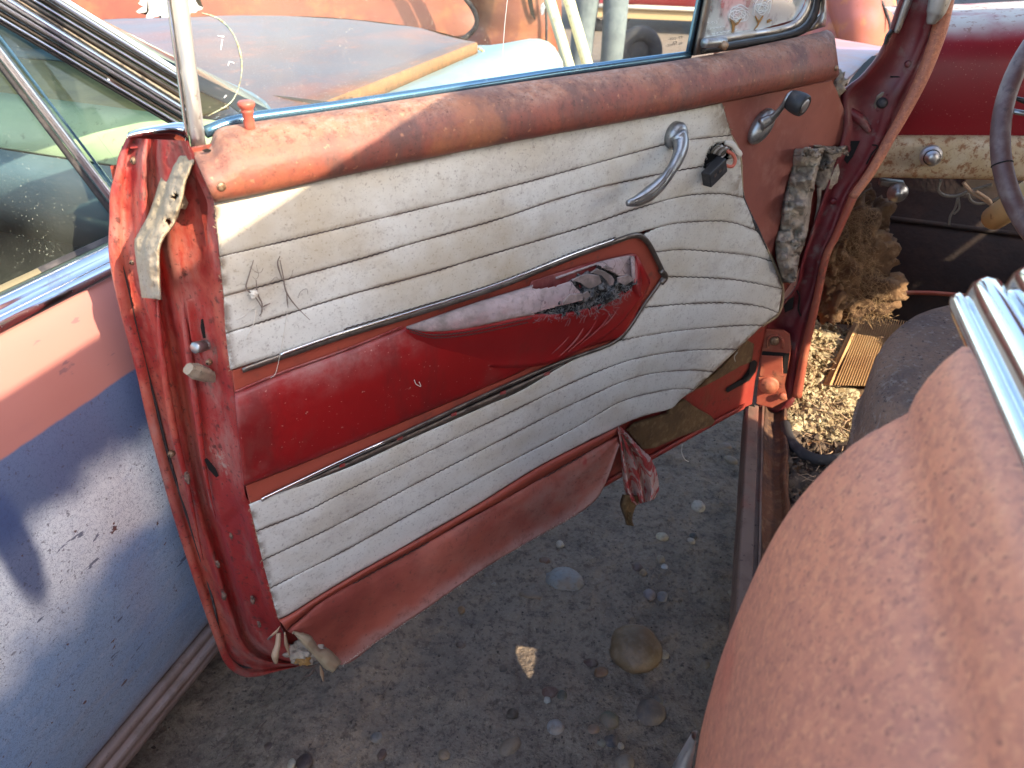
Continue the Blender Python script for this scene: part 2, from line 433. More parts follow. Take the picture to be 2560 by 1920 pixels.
mt['vinyl_orange'] = M('vinyl_orange_red', c8(158, 72, 54), .55, 0, [
    dict(s=24, lo=.5, hi=.75, col=c8(120, 60, 50), amt=.6), dict(s=60, lo=.58, hi=.7, col=c8(86, 62, 54), amt=.5)], (400, .12, .001), frame='door')
mt['vinyl_dusty'] = M('vinyl_dusty_pink', c8(172, 150, 144), .9, 0, [
    dict(s=10, lo=.4, hi=.7, col=c8(178, 92, 96), amt=.8, g=(1, .35, .95), ga=.4), dict(s=40, lo=.45, hi=.75, col=c8(128, 116, 108), amt=.6),
    dict(s=30, lo=.3, hi=.6, col=c8(106, 94, 86), amt=.9, g=(0, .5, .1), ga=.3, d=9),
    dict(k='crack', s=34, lo=.0, hi=.03, col=c8(80, 54, 52), amt=.7, w=.09, g=(0, .5, .62)), dict(s=120, lo=.5, hi=.68, col=c8(120, 104, 98), amt=.5, d=6)], (300, .3, .002), frame='door')
mt['kick'] = M('kick_vinyl', c8(164, 84, 66), .72, 0, [
    dict(s=7, lo=.4, hi=.7, col=c8(126, 50, 42), amt=.75),
    dict(s=9, lo=.35, hi=.7, col=c8(160, 128, 114), amt=.75, g=(0, .25, 1.0), ga=.6, d=9, nr=.75, rough=.9),
    dict(k='uvband', col=c8(172, 146, 138), amt=.5, g=(1, .74, .98), ga=.3, rough=.85),
    dict(s=44, lo=.5, hi=.68, col=c8(110, 62, 50), amt=.6, d=10, nr=.8),
    dict(s=12, lo=.6, hi=.66, col=c8(150, 40, 38), amt=.7, g=(0, .7, .9), d=3, dis=1),
    dict(s=160, lo=.6, hi=.7, col=c8(86, 48, 42), amt=.6)], [(400, .25, .001), (18, .25, .01), (90, .2, .002)], frame='door')
mt['torn'] = M('torn_vinyl', c8(186, 156, 146), .8, 0, [
    dict(s=26, lo=.47, hi=.53, col=c8(170, 48, 46), amt=.95, d=3, dis=1.5), dict(s=80, lo=.5, hi=.7, col=c8(132, 104, 88), amt=.5)], (90, .4, .003))
mt['jamb'] = M('door_jamb_red', c8(148, 42, 38), .45, 0, [
    dict(s=6, lo=.4, hi=.75, col=c8(118, 20, 28), amt=.7),
    dict(s=8, lo=.48, hi=.62, col=c8(178, 96, 74), amt=.7, d=8, nr=.7, st=(1, 1, .6), rough=.65),
    dict(s=16, lo=.46, hi=.66, col=c8(156, 110, 100), amt=.7, d=10, nr=.8, rough=.8, st=(1, 1, .3)),
    dict(s=7, lo=.54, hi=.64, col=c8(122, 84, 78), amt=.75, d=11, nr=.8, rough=.9, st=(1, 1, .45), off=31),
    dict(s=30, lo=.56, hi=.66, col=c8(104, 86, 76), amt=.85, d=10, nr=.8, rough=.9, st=(1, 1, .5)),
    dict(s=90, lo=.58, hi=.68, col=c8(70, 38, 34), amt=.75, d=6), dict(s=210, lo=.60, hi=.67, col=c8(48, 24, 22), amt=.65),
    dict(s=13, lo=.60, hi=.66, col=c8(158, 148, 134), amt=.7, d=11, nr=.85, st=(1, 1, .6), rough=.95)], [(40, .3, .005), (300, .25, .001), (110, .2, .002)], frame='door')
mt['shell'] = M('door_shell_red', c8(140, 50, 42), .5, 0, [
    dict(s=16, lo=.5, hi=.7, col=c8(110, 70, 48), amt=.7), dict(s=60, lo=.55, hi=.7, col=c8(70, 46, 38), amt=.6), dict(s=9, lo=.5, hi=.7, col=c8(160, 88, 70), amt=.6)], (120, .3, .002))
mt['chrome'] = M('chrome', (.72, .74, .76, 1), .14, 1, [dict(s=30, lo=.5, hi=.75, col=c8(150, 140, 125), amt=.5, rough=.45, d=7), dict(s=260, lo=.64, hi=.72, col=c8(90, 78, 66), amt=.5, rough=.6)])
mt['chrome_clean'] = M('chrome_bright', (.8, .82, .84, 1), .09, 1, [dict(s=40, lo=.55, hi=.8, col=c8(170, 165, 155), amt=.4, rough=.35)])
mt['chrome_worn'] = M('worn_chrome', (.5, .5, .5, 1), .38, 1, [dict(s=40, lo=.4, hi=.65, col=c8(178, 170, 156), amt=.8, rough=.7, d=8, st=(1, 1, .25), metal=.3), dict(s=80, lo=.6, hi=.7, col=c8(92, 76, 60), amt=.6, rough=.8)])
mt['pot_metal'] = M('dull_pot_metal', c8(158, 160, 160), .36, .85, [dict(s=60, lo=.45, hi=.7, col=c8(110, 108, 104), amt=.6, rough=.6, d=8), dict(s=300, lo=.6, hi=.7, col=c8(80, 76, 72), amt=.5)], (300, .15, .0006))
mt['trim_dark'] = M('tarnished_trim', c8(120, 112, 104), .35, .8, [dict(s=50, lo=.45, hi=.7, col=c8(74, 64, 58), amt=.7, rough=.6)])
mt['channel'] = M('glass_channel_metal', c8(92, 128, 150), .22, .8, [dict(s=50, lo=.5, hi=.8, col=c8(140, 150, 150), amt=.4, rough=.5)])
mt['rubber'] = M('old_rubber', c8(46, 44, 46), .75, 0, [dict(s=40, lo=.5, hi=.75, col=c8(96, 90, 88), amt=.6)], (120, .3, .002))
mt['rubber_grey'] = M('grey_rubber', c8(150, 134, 108), .88, 0, [dict(s=7, lo=.35, hi=.75, col=c8(148, 142, 136), amt=.8, d=5), dict(s=12, lo=.45, hi=.75, col=c8(168, 144, 98), amt=.5, off=20, d=8), dict(s=60, lo=.5, hi=.7, col=c8(112, 98, 80), amt=.5, d=9, nr=.8), dict(s=200, lo=.6, hi=.68, col=c8(70, 60, 50), amt=.6, d=3)], [(60, .5, .005), (260, .5, .002)])
mt['black'] = M('black_plastic', c8(40, 40, 42), .5, 0, [dict(s=80, lo=.5, hi=.8, col=c8(88, 84, 80), amt=.5)])
mt['chrome_side'] = M('weathered_bright_trim', (.84, .86, .90, 1), .30, 1, [dict(s=60, lo=.5, hi=.75, col=c8(150, 150, 156), amt=.5, rough=.45, d=7), dict(s=260, lo=.64, hi=.72, col=c8(96, 88, 80), amt=.5, rough=.6)])
mt['web'] = M('grey_roots', c8(118, 102, 92), .95)
mt['clod'] = M('dirt_clod', c8(122, 96, 82), .95, 0, [dict(s=120, lo=.45, hi=.65, col=c8(80, 62, 54), amt=.8)], (200, .6, .003))
mt['void'] = M('dark_cavity', c8(16, 14, 13), .95)
mt['foam'] = M('rotten_foam', c8(46, 44, 43), .95, 0, [dict(s=60, lo=.45, hi=.6, col=c8(128, 124, 120), amt=.9, d=8), dict(s=120, lo=.5, hi=.62, col=c8(18, 18, 18), amt=.9)], (120, .8, .006))
mt['fibre_grey'] = M('foam_fibres', c8(140, 138, 134), .9)
mt['felt'] = M('grey_felt', c8(158, 144, 128), .95, 0, [dict(s=24, lo=.44, hi=.64, col=c8(116, 104, 94), amt=.8, d=8), dict(s=90, lo=.57, hi=.7, col=c8(76, 68, 62), amt=.7), dict(s=40, lo=.5, hi=.68, col=c8(180, 168, 146), amt=.6)], [(140, .8, .004), (40, .6, .01)])
mt['fibreboard'] = M('fibreboard', c8(104, 78, 46), .9, 0, [dict(s=20, lo=.4, hi=.7, col=c8(70, 50, 30), amt=.8, d=8), dict(s=70, lo=.5, hi=.7, col=c8(140, 116, 80), amt=.6)], (160, .5, .003))
mt['screw'] = M('screw_steel', c8(150, 124, 98), .5, .6, [dict(s=200, lo=.5, hi=.65, col=c8(96, 62, 44), amt=.7)])
mt['wire_white'] = M('wire_white', c8(190, 182, 176), .5); mt['wire_orange'] = M('wire_orange', c8(190, 96, 72), .5); mt['wire_tan'] = M('wire_tan', c8(168, 140, 112), .6)
mt['wire_grey'] = M('wire_grey', c8(110, 104, 92), .6)
mt['dead_root'] = M('cobweb_twigs', c8(96, 80, 72), .9)
mt['cream_fibre'] = M('pale_fibres', c8(206, 196, 180), .9)
mt['knob_red'] = M('lock_knob_plastic', c8(176, 88, 70), .45, 0, [dict(s=80, lo=.4, hi=.7, col=c8(140, 62, 54), amt=.6)])
mt['frost'] = M('glass_scratches', c8(215, 222, 222), .9); mt['amber'] = M('amber_residue', c8(158, 118, 62), .8, 0, [dict(s=90, lo=.4, hi=.65, col=c8(110, 84, 54), amt=.8)])

# ------------------------------------------------------------------ ground
mt['soil'] = M('dry_soil', c8(126, 112, 98), .95, 0, [
    dict(s=3.2, lo=.4, hi=.7, col=c8(132, 114, 96), amt=.6), dict(s=14, lo=.45, hi=.7, col=c8(98, 86, 76), amt=.7, d=8),
    dict(s=80, lo=.5, hi=.65, col=c8(84, 70, 60), amt=.7, d=6), dict(s=34, lo=.5, hi=.66, col=c8(66, 58, 52), amt=.6, d=9, nr=.75), dict(s=260, lo=.55, hi=.68, col=c8(150, 138, 122), amt=.5, d=4), dict(s=120, lo=.58, hi=.66, col=c8(52, 45, 40), amt=.6, d=5)],
    [(55, .7, .014), (160, .6, .006), (420, .5, .003)])
def soil_z(x, y):
    v = Vector((x, y, 0))
    z = .014 * noise.fractal(v * 2.3, 1, 2, 3) + .007 * noise.fractal(v * 9 + Vector((3, 1, 0)), 1, 2, 4) + .0045 * noise.fractal(v * 30, 1, 2, 4)
    if x < 0 and y < 2.0: z += .03 * math.exp(-((x + .30 - .3 * (y - .8)) / .10) ** 2)
    return z
def axis_pts(lo, hi, step, far):
    a = list(np.arange(lo, hi, step)); d = step; x = hi
    while x < far: a.append(x); d *= 1.35; x += d
    a.append(far); d = step; x = lo; b = []
    while x > -far: d *= 1.35; x -= d; b.append(max(x, -far))
    return np.array(b[::-1] + a)
gx = axis_pts(-.75, .75, .008, 400); gy = axis_pts(.25, 2.1, .008, 400)
GV = []
for y in gy:
    for x in gx:
        near = max(0.0, 1 - max(abs(x) - .9, 0) / 3) * max(0.0, 1 - max(y - 2.2, .2 - y, 0) / 4)
        GV.append((x, y, soil_z(x, y) * near if near > 0 else 0.0))
ground = mk('ground', GV, grid_faces(len(gy), len(gx)), mt['soil'], org=np.zeros(3)); tag(ground, 'dry grey brown soil under and between the old cars', 'ground', kind='structure')

# ------------------------------------------------------------------ the red car: base and open door
car = empty('red_car', C3(-.9, .8, 0), 'rusty red old coupe with its driver door hanging open', 'car')
inner_edge = [(470, 352), (490, 395), (537, 505), (548, 640), (564, 776), (579, 924), (610, 1215), (626, 1262), (657, 1400), (696, 1546), (722, 1610), (764, 1658)]
shell_px = [(476, 372), (700, 330), (1239, 240), (1710, 170), (2080, 92), (2098, 190), (2112, 262), (2122, 330), (2080, 480), (1990, 690), (1915, 800), (1893, 905), (1880, 1010), (1862, 1018), (1624, 1151), (1300, 1335), (1000, 1510), (764, 1660), (722, 1610), (696, 1546), (626, 1262), (579, 924), (548, 640), (537, 505)]
door = slab('door', shell_px, -.012, .004, mt['shell'], car, bevel=0, label='open red driver door with torn white and red upholstery')
outer_rim = [(316, 345), (296, 389), (288, 428), (274, 486), (273, 544), (272, 640), (295, 757), (338, 920), (373, 1075), (428, 1274), (486, 1455), (537, 1599), (564, 1661), (603, 1690), (641, 1692), (692, 1679), (754, 1664)]
JR = [(0, -.135), (0, -.120), (.015, -.116), (.10, -.114), (.13, -.121), (.16, -.119), (.24, -.108), (.30, -.088), (.345, -.084), (.38, -.090), (.42, -.102), (.47, -.094), (.52, -.066), (.57, -.050), (.62, -.047), (.8, -.030), (.86, -.024), (.9, -.013), (.96, -.006), (1.0, -.004)]
ribbon('door_jamb', outer_rim, inner_edge, JR, mt['jamb'], door, n=120, jit=.0035, jsc=26, thick=0)
# outer skin of the door, seen by the car alongside: a slightly curved panel behind the jamb
sk = []
for v in np.linspace(0, 1, 10):
    row = []
    for u in np.linspace(-.052, 1.02, 30):
        b = -.135 - .03 * math.sin(math.pi * (.15 + .75 * v)) + .02 * (v < .01)
        row.append(DOOR_P + DU * u + DN * b + Z * (-.05 - v * .64))
    sk.append(row)
surf('outer_skin', sk, mt['jamb'], door)
dtube('hem_seam', [(309, 366), (300, 430), (290, 500), (289, 600), (319, 718), (342, 827), (389, 1009), (420, 1134), (459, 1262), (525, 1474), (556, 1603), (595, 1663), (661, 1668)], -.1185, .0016, mt['rubber'], door, n=80)
# sculpted recesses and pressings of the jamb
dtube('pressing', [(452, 655), (462, 800), (488, 1000), (514, 1180), (540, 1300)], [-.052, -.05, -.045, -.043, -.05], [.0004, .003, .0042, .003, .0004], mt['jamb'], door, n=40)
dtube('pressing', [(392, 700), (402, 860), (430, 1050), (470, 1220), (508, 1400)], [-.082, -.079, -.078, -.08, -.086], [.0004, .003, .0045, .003, .0004], mt['jamb'], door, n=40)
# chrome end of the belt moulding and the recess below it
ribbon('belt_cap', [(320, 331), (350, 321), (432, 307), (460, 306)], [(318, 347), (343, 342), (426, 335), (464, 350)], [(0, -.112), (.0, -.098), (.3, -.09), (.7, -.088), (.95, -.094), (1, -.11)], mt['chrome_clean'], door, n=30)
ribbon('cap_recess', [(317, 343), (424, 333), (466, 346)], [(326, 372), (400, 366), (476, 385)], [(0, -.118), (.5, -.122), (1, -.108)], mt['shell'], door, n=20, thick=0)
# grey rubber window channel hanging loose down the jamb
br_l = [(414, 384), (409, 408), (394, 464), (372, 531), (341, 590), (336, 602), (338, 640), (354, 744)]
br_r = [(496, 394), (483, 419), (467, 455), (456, 508), (438, 558), (403, 616), (401, 700), (405, 750)]
ribbon('loose_channel', br_l, br_r, [(0, -.09), (.02, -.062), (.12, -.054), (.3, -.044), (.42, -.030), (.55, -.022), (.7, -.016), (.9, -.008), (.98, -.010), (1, -.03)], mt['rubber_grey'], door, n=110, jit=.007, jsc=55, sub=26,
       holes=[[(423, 492), (440, 478), (446, 490), (436, 502)], [(412, 550), (424, 546), (432, 560), (426, 574)]], edge_jit=2)
blob('channel_lump', dp((480, 397), -.035), (.008, .006, .005), 3, mt['rubber_grey'], door)
blob('channel_lump', dp((452, 502), -.032), (.005, .006, .008), 5, mt['rubber_grey'], door)
for p, r, off in [((336, 402), 11, -.112), ((513, 770), 9, -.040), ((523, 905), 9, -.03), ((428, 1135), 11, -.098), ((332, 655), 8, -.112)]:
    c = dp(p, off); jn = -DU * .75 + DN * .65; jn /= np.linalg.norm(jn)
    rr = r * .00036
    join('screw', [lathe_geo(c, jn, [(-.003, rr), (.001, rr), (.003, rr * .75), (.0032, rr * .2)], 14)], mt['screw'], door)
    join('screw_slot', [box_geo(c + jn * .0031, DU, Z, jn, rr * .5, rr * .12, .0004), box_geo(c + jn * .00315, DU, Z, jn, rr * .12, rr * .5, .0004)], mt['void'], door, smooth=False)
# latch: slot, round pin and wedge block, their plate
JN = -DU * .80 + DN * .55; JN /= np.linalg.norm(JN)
slab('latch_plate', [(466, 752), (500, 740), (528, 770), (546, 930), (530, 945), (480, 850)], -.038, .003, mt['jamb'], door)
slab('latch_slot', [(503, 800), (510, 796), (518, 812), (521, 842), (508, 846), (502, 820)], -.0325, .001, mt['void'], door, bevel=0)
c = dp((520, 862), -.034)
ax = dp((475, 872), -.02) - c; ax /= np.linalg.norm(ax)
lathe('latch_pin', c, ax, [(-.004, .004), (.004, .0052), (.0045, .0042), (.006, .0042), (.0065, .0058), (.019, .0060), (.0205, .0052), (.0206, .001)], mt['pot_metal'], door, 18)
c0 = dp((540, 945), -.034); c1 = dp((470, 922), -.018); wx = c1 - c0; wl_ = np.linalg.norm(wx); wx /= wl_
wy = np.cross(wx, DN); wy /= np.linalg.norm(wy); wz = np.cross(wx, wy)
wv = []
for t, h, d in ((0, .006, .004), (.35, .0085, .006), (.75, .0095, .007), (1.0, .0065, .006)):
    for a in range(8):
        an = 2 * math.pi * (a + .5) / 8; q = 1.12
        wv.append(c0 + wx * wl_ * t + wy * h * max(-.85, min(.85, q * math.cos(an))) + wz * d * max(-.8, min(.8, q * math.sin(an))))
mk('latch_wedge', wv, grid_faces(4, 8, True) + [tuple(range(8))[::-1], tuple(range(24, 32))], mt['rubber_grey'], door, smooth=False)
for p, s in [((468, 1195), 10), ((560, 1490), 9), ((545, 1410), 7), ((578, 1340), 6), ((632, 1500), 9), ((648, 1560), 7), ((455, 690), 6)]:
    blob('dirt_clod', dp(p, -.05 if p[0] < 500 else -.03), (s * .0003, s * .00025, s * .0008), s, mt['clod'], door, amp=.7, sub=3, sc=2.5)
slab('drain_hole', [(511, 1150), (518, 1146), (540, 1172), (547, 1190), (540, 1194), (522, 1174)], -.036, .001, mt['void'], door, bevel=0)

# garnish rail below the window
g_top = [(479, 374), (521, 364), (542, 324), (606, 309), (860, 272), (1239, 214), (1710, 148), (1933, 105), (2040, 82), (2072, 75), (2087, 92)]
g_bot = [(537, 506), (700, 474), (860, 439), (1239, 362), (1589, 299), (1710, 276), (1817, 253), (1960, 224), (2081, 198), (2099, 186)]
ribbon('garnish_rail', g_top, g_bot, [(0, -.040), (0, -.022), (.06, -.010), (.15, .000), (.3, .010), (.5, .018), (.7, .022), (.88, .022), (.96, .019), (1, .014), (1, .002)], mt['garnish'], door, n=120, jit=.0012, jsc=20)
for p in [(553, 466), (2090, 170)]:
    c = dp(p, .022)
    join('screw', [lathe_geo(c, DN, [(-.003, .0042), (.001, .0042), (.0025, .003), (.0027, .001)], 14)], mt['screw'], door)
slab('screw_hole', [(505, 376), (517, 372), (528, 374), (527, 380), (512, 381)], -.001, .0006, mt['void'], door, bevel=0)
# lock knob
c = dp((625, 322), -.010)
lathe('lock_knob', c, Z, [(-.004, .0050), (.004, .0048), (.013, .0046), (.0145, .0056), (.0158, .0056), (.0165, .0050), (.018, .0062), (.0205, .0076), (.0225, .0074), (.0238, .0060), (.0242, .002)], mt['knob_red'], door, 22)
# chrome lip of the glass channel, window post, vent window
dtube('glass_channel', [(512, 331), (606, 300), (860, 264), (1239, 206), (1430, 177), (1722, 138)], -.036, .0056, mt['channel'], door, n=60, sides=12)
up = lambda a, b, y: (a[0] + (b[0] - a[0]) * (y - a[1]) / (b[1] - a[1]), y)
pl, pm, pr_ = [(458, 330), (415, 0)], [(467, 335), (427, 0)], [(512, 345), (471, 0)]
yT = -700
ribbon('window_post', [up(*pm, yT), up(*pm, 0), (478, 374)], [up(*pr_, yT), up(*pr_, 0), (516, 369)], [(0, -.045), (0, -.030), (.2, -.024), (.8, -.024), (1, -.030), (1, -.05)], mt['chrome_worn'], door, n=40, smooth_curve=False)
ribbon('post_bead', [up(*pl, yT), up(*pl, 0), (463, 345)], [up(*pm, yT), up(*pm, 0), (476, 368)], [(0, -.05), (0, -.034), (.5, -.026), (1, -.034)], mt['chrome_clean'], door, n=40, smooth_curve=False)
mt['door_glass'] = glass('door_glass', (.90, .95, .92), c8(196, 190, 176), .13, grad=(1, .35, .0, .0))
mt['vent_glass'] = glass('vent_glass', (.90, .95, .93), c8(205, 215, 212), .10, grad=(1, .62, 1.0, .8))
ribbon('window_glass', [up(*pr_, yT), (1890, yT + 40)], [(512, 338), (1716, 140)], [(0, -.0405), (.25, -.0405), (.5, -.0405), (.75, -.0405), (1, -.0405)], mt['door_glass'], door, n=30, smooth_curve=False, thick=0)
mt['delam'] = M('delaminated_edge', c8(176, 190, 160), .6, 0, [dict(s=260, lo=.45, hi=.6, col=c8(150, 130, 80), amt=.9), dict(s=200, lo=.5, hi=.6, col=c8(110, 130, 122), amt=.9, off=9)])
dtube('glass_delamination', [(505, 32), (548, 48), (583, 85), (602, 140), (603, 190), (590, 235), (570, 262), (520, 290)], -.0395, [.0003, .0008, .0005, .0010, .0004, .0004, .0006, .0003], mt['delam'], door, n=90, sides=5)
for q in [[(556, 98), (552, 125)], [(570, 165), (574, 155), (585, 158)], [(560, 245), (566, 238)], [(545, 90), (560, 92)]]:
    dtube('glass_delamination', q, -.0395, .0005, mt['frost'], door, n=8, sides=4)
for k in range(1): dtube('glass_crack', [(1272, -30), (1262, 60), (1256, 150), (1252, 205)], -.0398, .00035, mt['frost'], door, n=20, sides=4)
g1, g2, g3, g4 = [(1711, 146), (1740, 0)], [(1725, 140), (1754, 0)], [(1731, 139), (1758, 0)], [(1751, 137), (1780, 0)]
ribbon('vent_divider', [up(*g3, yT), g3[0]], [up(*g4, yT), g4[0]], [(0, -.05), (0, -.03), (.4, -.024), (.6, -.024), (1, -.03), (1, -.05)], mt['trim_dark'], door, n=20, smooth_curve=False)
ribbon('glass_run', [up(*g1, yT), g1[0]], [up(*g2, yT), g2[0]], [(0, -.045), (0, -.034), (1, -.034), (1, -.045)], mt['channel'], door, n=20, smooth_curve=False)
ribbon('run_gap', [up(*g2, yT), g2[0]], [up(*g3, yT), g3[0]], [(0, -.04), (1, -.04)], mt['rubber'], door, n=12, smooth_curve=False)
v_in = [(1761, 94), (1850, 80), (1944, 66), (1985, 50), (2006, 22), (2016, -10), (2018, -120), (2000, -420)]
v_out = [(1757, 118), (1850, 100), (1955, 82), (2003, 64), (2026, 32), (2036, -10), (2040, -120), (2024, -440)]
v_rub = [(1749, 137), (1850, 122), (1940, 106), (2012, 84), (2040, 50), (2054, -10), (2060, -120), (2046, -450)]
ribbon('vent_frame', v_in, v_out, [(0, -.042), (0, -.036), (.5, -.030), (1, -.036)], mt['chrome_worn'], door, n=50)
ribbon('vent_seal', v_out, v_rub, [(0, -.042), (.4, -.028), (1, -.034)], mt['rubber'], door, n=50, jit=.002, jsc=60)
ribbon('vent_post', [(2052, -300), (2050, 0), (2040, 40), (2009, 82)], [(2066, -300), (2066, 0), (2066, 62), (2064, 66)], [(0, -.036), (.5, -.028), (1, -.04)], mt['trim_dark'], door, n=20)
ribbon('vent_glass', [(1761, 94), (1850, 80), (1944, 66), (2000, 40), (2016, -10)][::-1], [up(*g4, yT), up(*g4, -300), up(*g4, 0), (1761, 94)][::1], [(0, -.039), (.5, -.039), (1, -.039)], mt['vent_glass'], door, n=24, smooth_curve=False, thick=0) if False else None
vg = []
for y in np.linspace(-420, 94, 24):
    x0 = up(*g4, y)[0]; x1 = np.interp(y, [-420, -120, -10, 22, 50, 66, 80, 94], [2000, 2018, 2016, 2006, 1985, 1944, 1850, 1763])
    vg.append([dp((x0 + (x1 - x0) * t, y), -.039) for t in np.linspace(0, 1, 12)])
surf('vent_glass', vg, mt['vent_glass'], door)
# scratched drawings and residue on the vent glass
def scribble(cx, cy, rx, ry, turns, seed, n=160):
    r = np.random.default_rng(seed); t = np.linspace(0, 1, n)
    a = t * turns * 2 * math.pi; k = .25 + .75 * t + .12 * np.sin(a * 3.3 + seed)
    return [(cx + rx * k[i] * math.cos(a[i]), cy + ry * k[i] * math.sin(a[i])) for i in range(n)]
dtube('glass_scratch', scribble(1846, 38, 26, 20, 6, 3), -.0375, .0004, mt['frost'], door, n=200, sides=4)
dtube('glass_scratch', scribble(1905, 22, 18, 16, 3, 5), -.0375, .0004, mt['frost'], door, n=120, sides=4)
for q in [[(1912, 30), (1917, 8), (1928, 0), (1926, 18), (1921, 35)], [(1895, 26), (1910, -4), (1922, -12)], [(1885, 40), (1888, 10), (1904, -10)], [(1836, 20), (1852, 12), (1870, 22)]]:
    dtube('glass_scratch', q, -.0375, .0005, mt['frost'], door, n=30, sides=4)
for q in [[(1824, 46), (1832, 62), (1830, 84)], [(1828, 50), (1836, 60), (1833, 72)], [(1854, 46), (1844, 58), (1836, 64), (1834, 84)], [(1888, 40), (1896, 58), (1884, 76)], [(1908, 40), (1900, 52), (1894, 62)], [(1925, 48), (1918, 54), (1930, 50)]]:
    dtube('amber_stain', q, -.0374, [.0012, .0020, .0008], mt['amber'], door, n=24, sides=5, flat=.4)
FONT = {'3': [[(0, 0), (1, .1), (.4, .5), (1, .7), (0, 1)]], '5': [[(1, 0), (.1, 0), (0, .45), (.9, .6), (.1, 1)]], '-': [[(0, .55), (.7, .5)]], '2': [[(0, .2), (.6, 0), (.9, .3), (0, 1), (1, 1)]], 's': [[(1, .4), (.2, .45), (.8, .8), (0, 1)]], 'w': [[(0, .4), (.3, 1), (.5, .5), (.8, 1), (1, .4)]]}
def glass_text(s, x, y, h, w, sl=-.17):
    parts = []
    for k, ch in enumerate(s):
        for st in FONT.get(ch, []):
            q = [(x + k * w * 1.35 + a * w, y + b * h + (k * w * 1.35) * sl) for a, b in st]
            parts.append(tube_geo([dp(p, -.0377) for p in rs(q, 10, False)], .00035, 4))
    return parts
join('etched_text', glass_text('3-5-3', 1768, 56, 7, 4) + glass_text('swwsw', 1774, 68, 6, 6) + glass_text('wswwsws', 1780, 80, 6, 7), mt['frost'], door)
join('etched_text', glass_text('-532-53', 1670, 96, 5, 4) + glass_text('53', 1683, 104, 5, 4) + glass_text('-3355-25', 1664, 112, 5, 4), mt['wire_grey'], door)
tube('vent_latch', [dp(p, -.012) for p in [(1760, 108), (1790, 105), (1812, 103)]], [.0062, .0066, .005], mt['pot_metal'], door, 12, 10)
lathe('latch_bolt', dp((1806, 112), -.008), DN * .8 - Z * .3 + DU * .4, [(-.004, .0055), (.006, .0055), (.0075, .004), (.008, .001)], mt['screw'], door, 12)

# white upholstery: one padded channel after another, sewn between wavy seams
S0 = [(537, 506), (700, 474), (860, 439), (1239, 362), (1589, 299), (1710, 277), (1805, 257)]
S1 = [(551, 641), (700, 606), (860, 568), (1239, 476), (1500, 405), (1659, 362), (1719, 350), (1828, 338)]
S2 = [(561, 741), (860, 659), (1044, 605), (1239, 550), (1433, 486), (1640, 437), (1754, 416), (1850, 389)]
S3 = [(566, 833), (860, 741), (1044, 691), (1200, 644), (1433, 575), (1600, 519), (1710, 490), (1800, 484), (1858, 494)]
S4 = [(577, 925), (700, 885), (860, 830), (1044, 775), (1239, 715), (1429, 640), (1540, 600), (1592, 583), (1650, 567), (1710, 556), (1817, 554), (1894, 577)]
S4r = [(1606, 586), (1650, 567), (1710, 556), (1817, 554), (1894, 577)]
S5 = [(1632, 631), (1665, 627), (1710, 624), (1817, 632), (1890, 642), (1930, 654)]
S6 = [(1662, 692), (1700, 692), (1780, 695), (1855, 702), (1956, 722)]
S7 = [(1612, 768), (1650, 765), (1710, 760), (1817, 757), (1900, 766), (1946, 782)]
S8 = [(1556, 850), (1640, 835), (1710, 825), (1797, 817), (1870, 813), (1906, 814)]
LT = [(624, 1260), (649, 1250), (860, 1173), (1005, 1107), (1200, 1021), (1305, 975), (1425, 904), (1519, 866), (1556, 850), (1640, 835), (1710, 825), (1797, 817), (1870, 813), (1906, 814)]
S9 = [(641, 1328), (766, 1278), (850, 1235), (1044, 1142), (1239, 1048), (1433, 955), (1550, 908), (1630, 888), (1710, 877), (1790, 873), (1843, 874)]
S10 = [(657, 1400), (766, 1349), (860, 1303), (1044, 1207), (1239, 1107), (1433, 1009), (1589, 943), (1710, 926), (1784, 930)]
S11 = [(675, 1470), (860, 1377), (1040, 1278), (1239, 1173), (1433, 1072), (1550, 1005), (1650, 978), (1710, 972), (1737, 975)]
LB = [(696, 1547), (727, 1533), (860, 1451), (1161, 1280), (1355, 1161), (1542, 1068), (1610, 1040), (1678, 1021), (1701, 998)]
HOLE = [(1763, 396), (1772, 372), (1792, 357), (1822, 354), (1832, 366), (1826, 388), (1814, 408), (1800, 420), (1770, 430), (1758, 420)]
def pleats(base, k=1.0): return [(t, base + o * k) for t, o in PLEAT]
for i, (a, b) in enumerate([(S0, S1), (S1, S2), (S2, S3), (S3, S4), (S4r, S5), (S5, S6), (S6, S7), (S7, S8), (LT, S9), (S9, S10), (S10, S11), (S11, LB)]):
    fine = i in (1, 2)
    rows = pleats(.006) if not fine else [(t, .006 + np.interp(t, [q[0] for q in PLEAT], [q[1] for q in PLEAT])) for t in np.linspace(0, 1, 34)]
    ribbon('pleat', a, b, rows, mt['vinyl_white'], door, n=420 if fine else 110, holes=[HOLE] if fine else None, jit=.0009, jsc=24, edge_jit=.6)
def wavy(pts, amp=1.3, per=13.5):
    L = np.sum(np.linalg.norm(np.diff(np.array(pts, float), axis=0), axis=1)); n = int(L / per * 6)
    q = rs(pts, n); T = np.gradient(q, axis=0); T /= np.linalg.norm(T, axis=1)[:, None]; nn = np.stack([-T[:, 1], T[:, 0]], 1)
    w = np.sin(np.arange(n) / 6 * 2 * math.pi) * amp
    return q + nn * w[:, None]
S2s = [p for p in S2 if p[0] <= 1754]
for s in (S1, S2s, S3, S4r, S5, S6, S7, S8, S9, S10, S11):
    q = wavy(s)
    tube('seam', [dp(p, .0056) for p in q], .00075, mt['seam'], door, None, 5)
tube('seam', [dp((p[0], p[1] - 3), .0085) for p in wavy([(860, 826), (1044, 771), (1239, 711), (1429, 636), (1540, 596)], 1.0)], .0007, mt['seam'], door, None, 5)
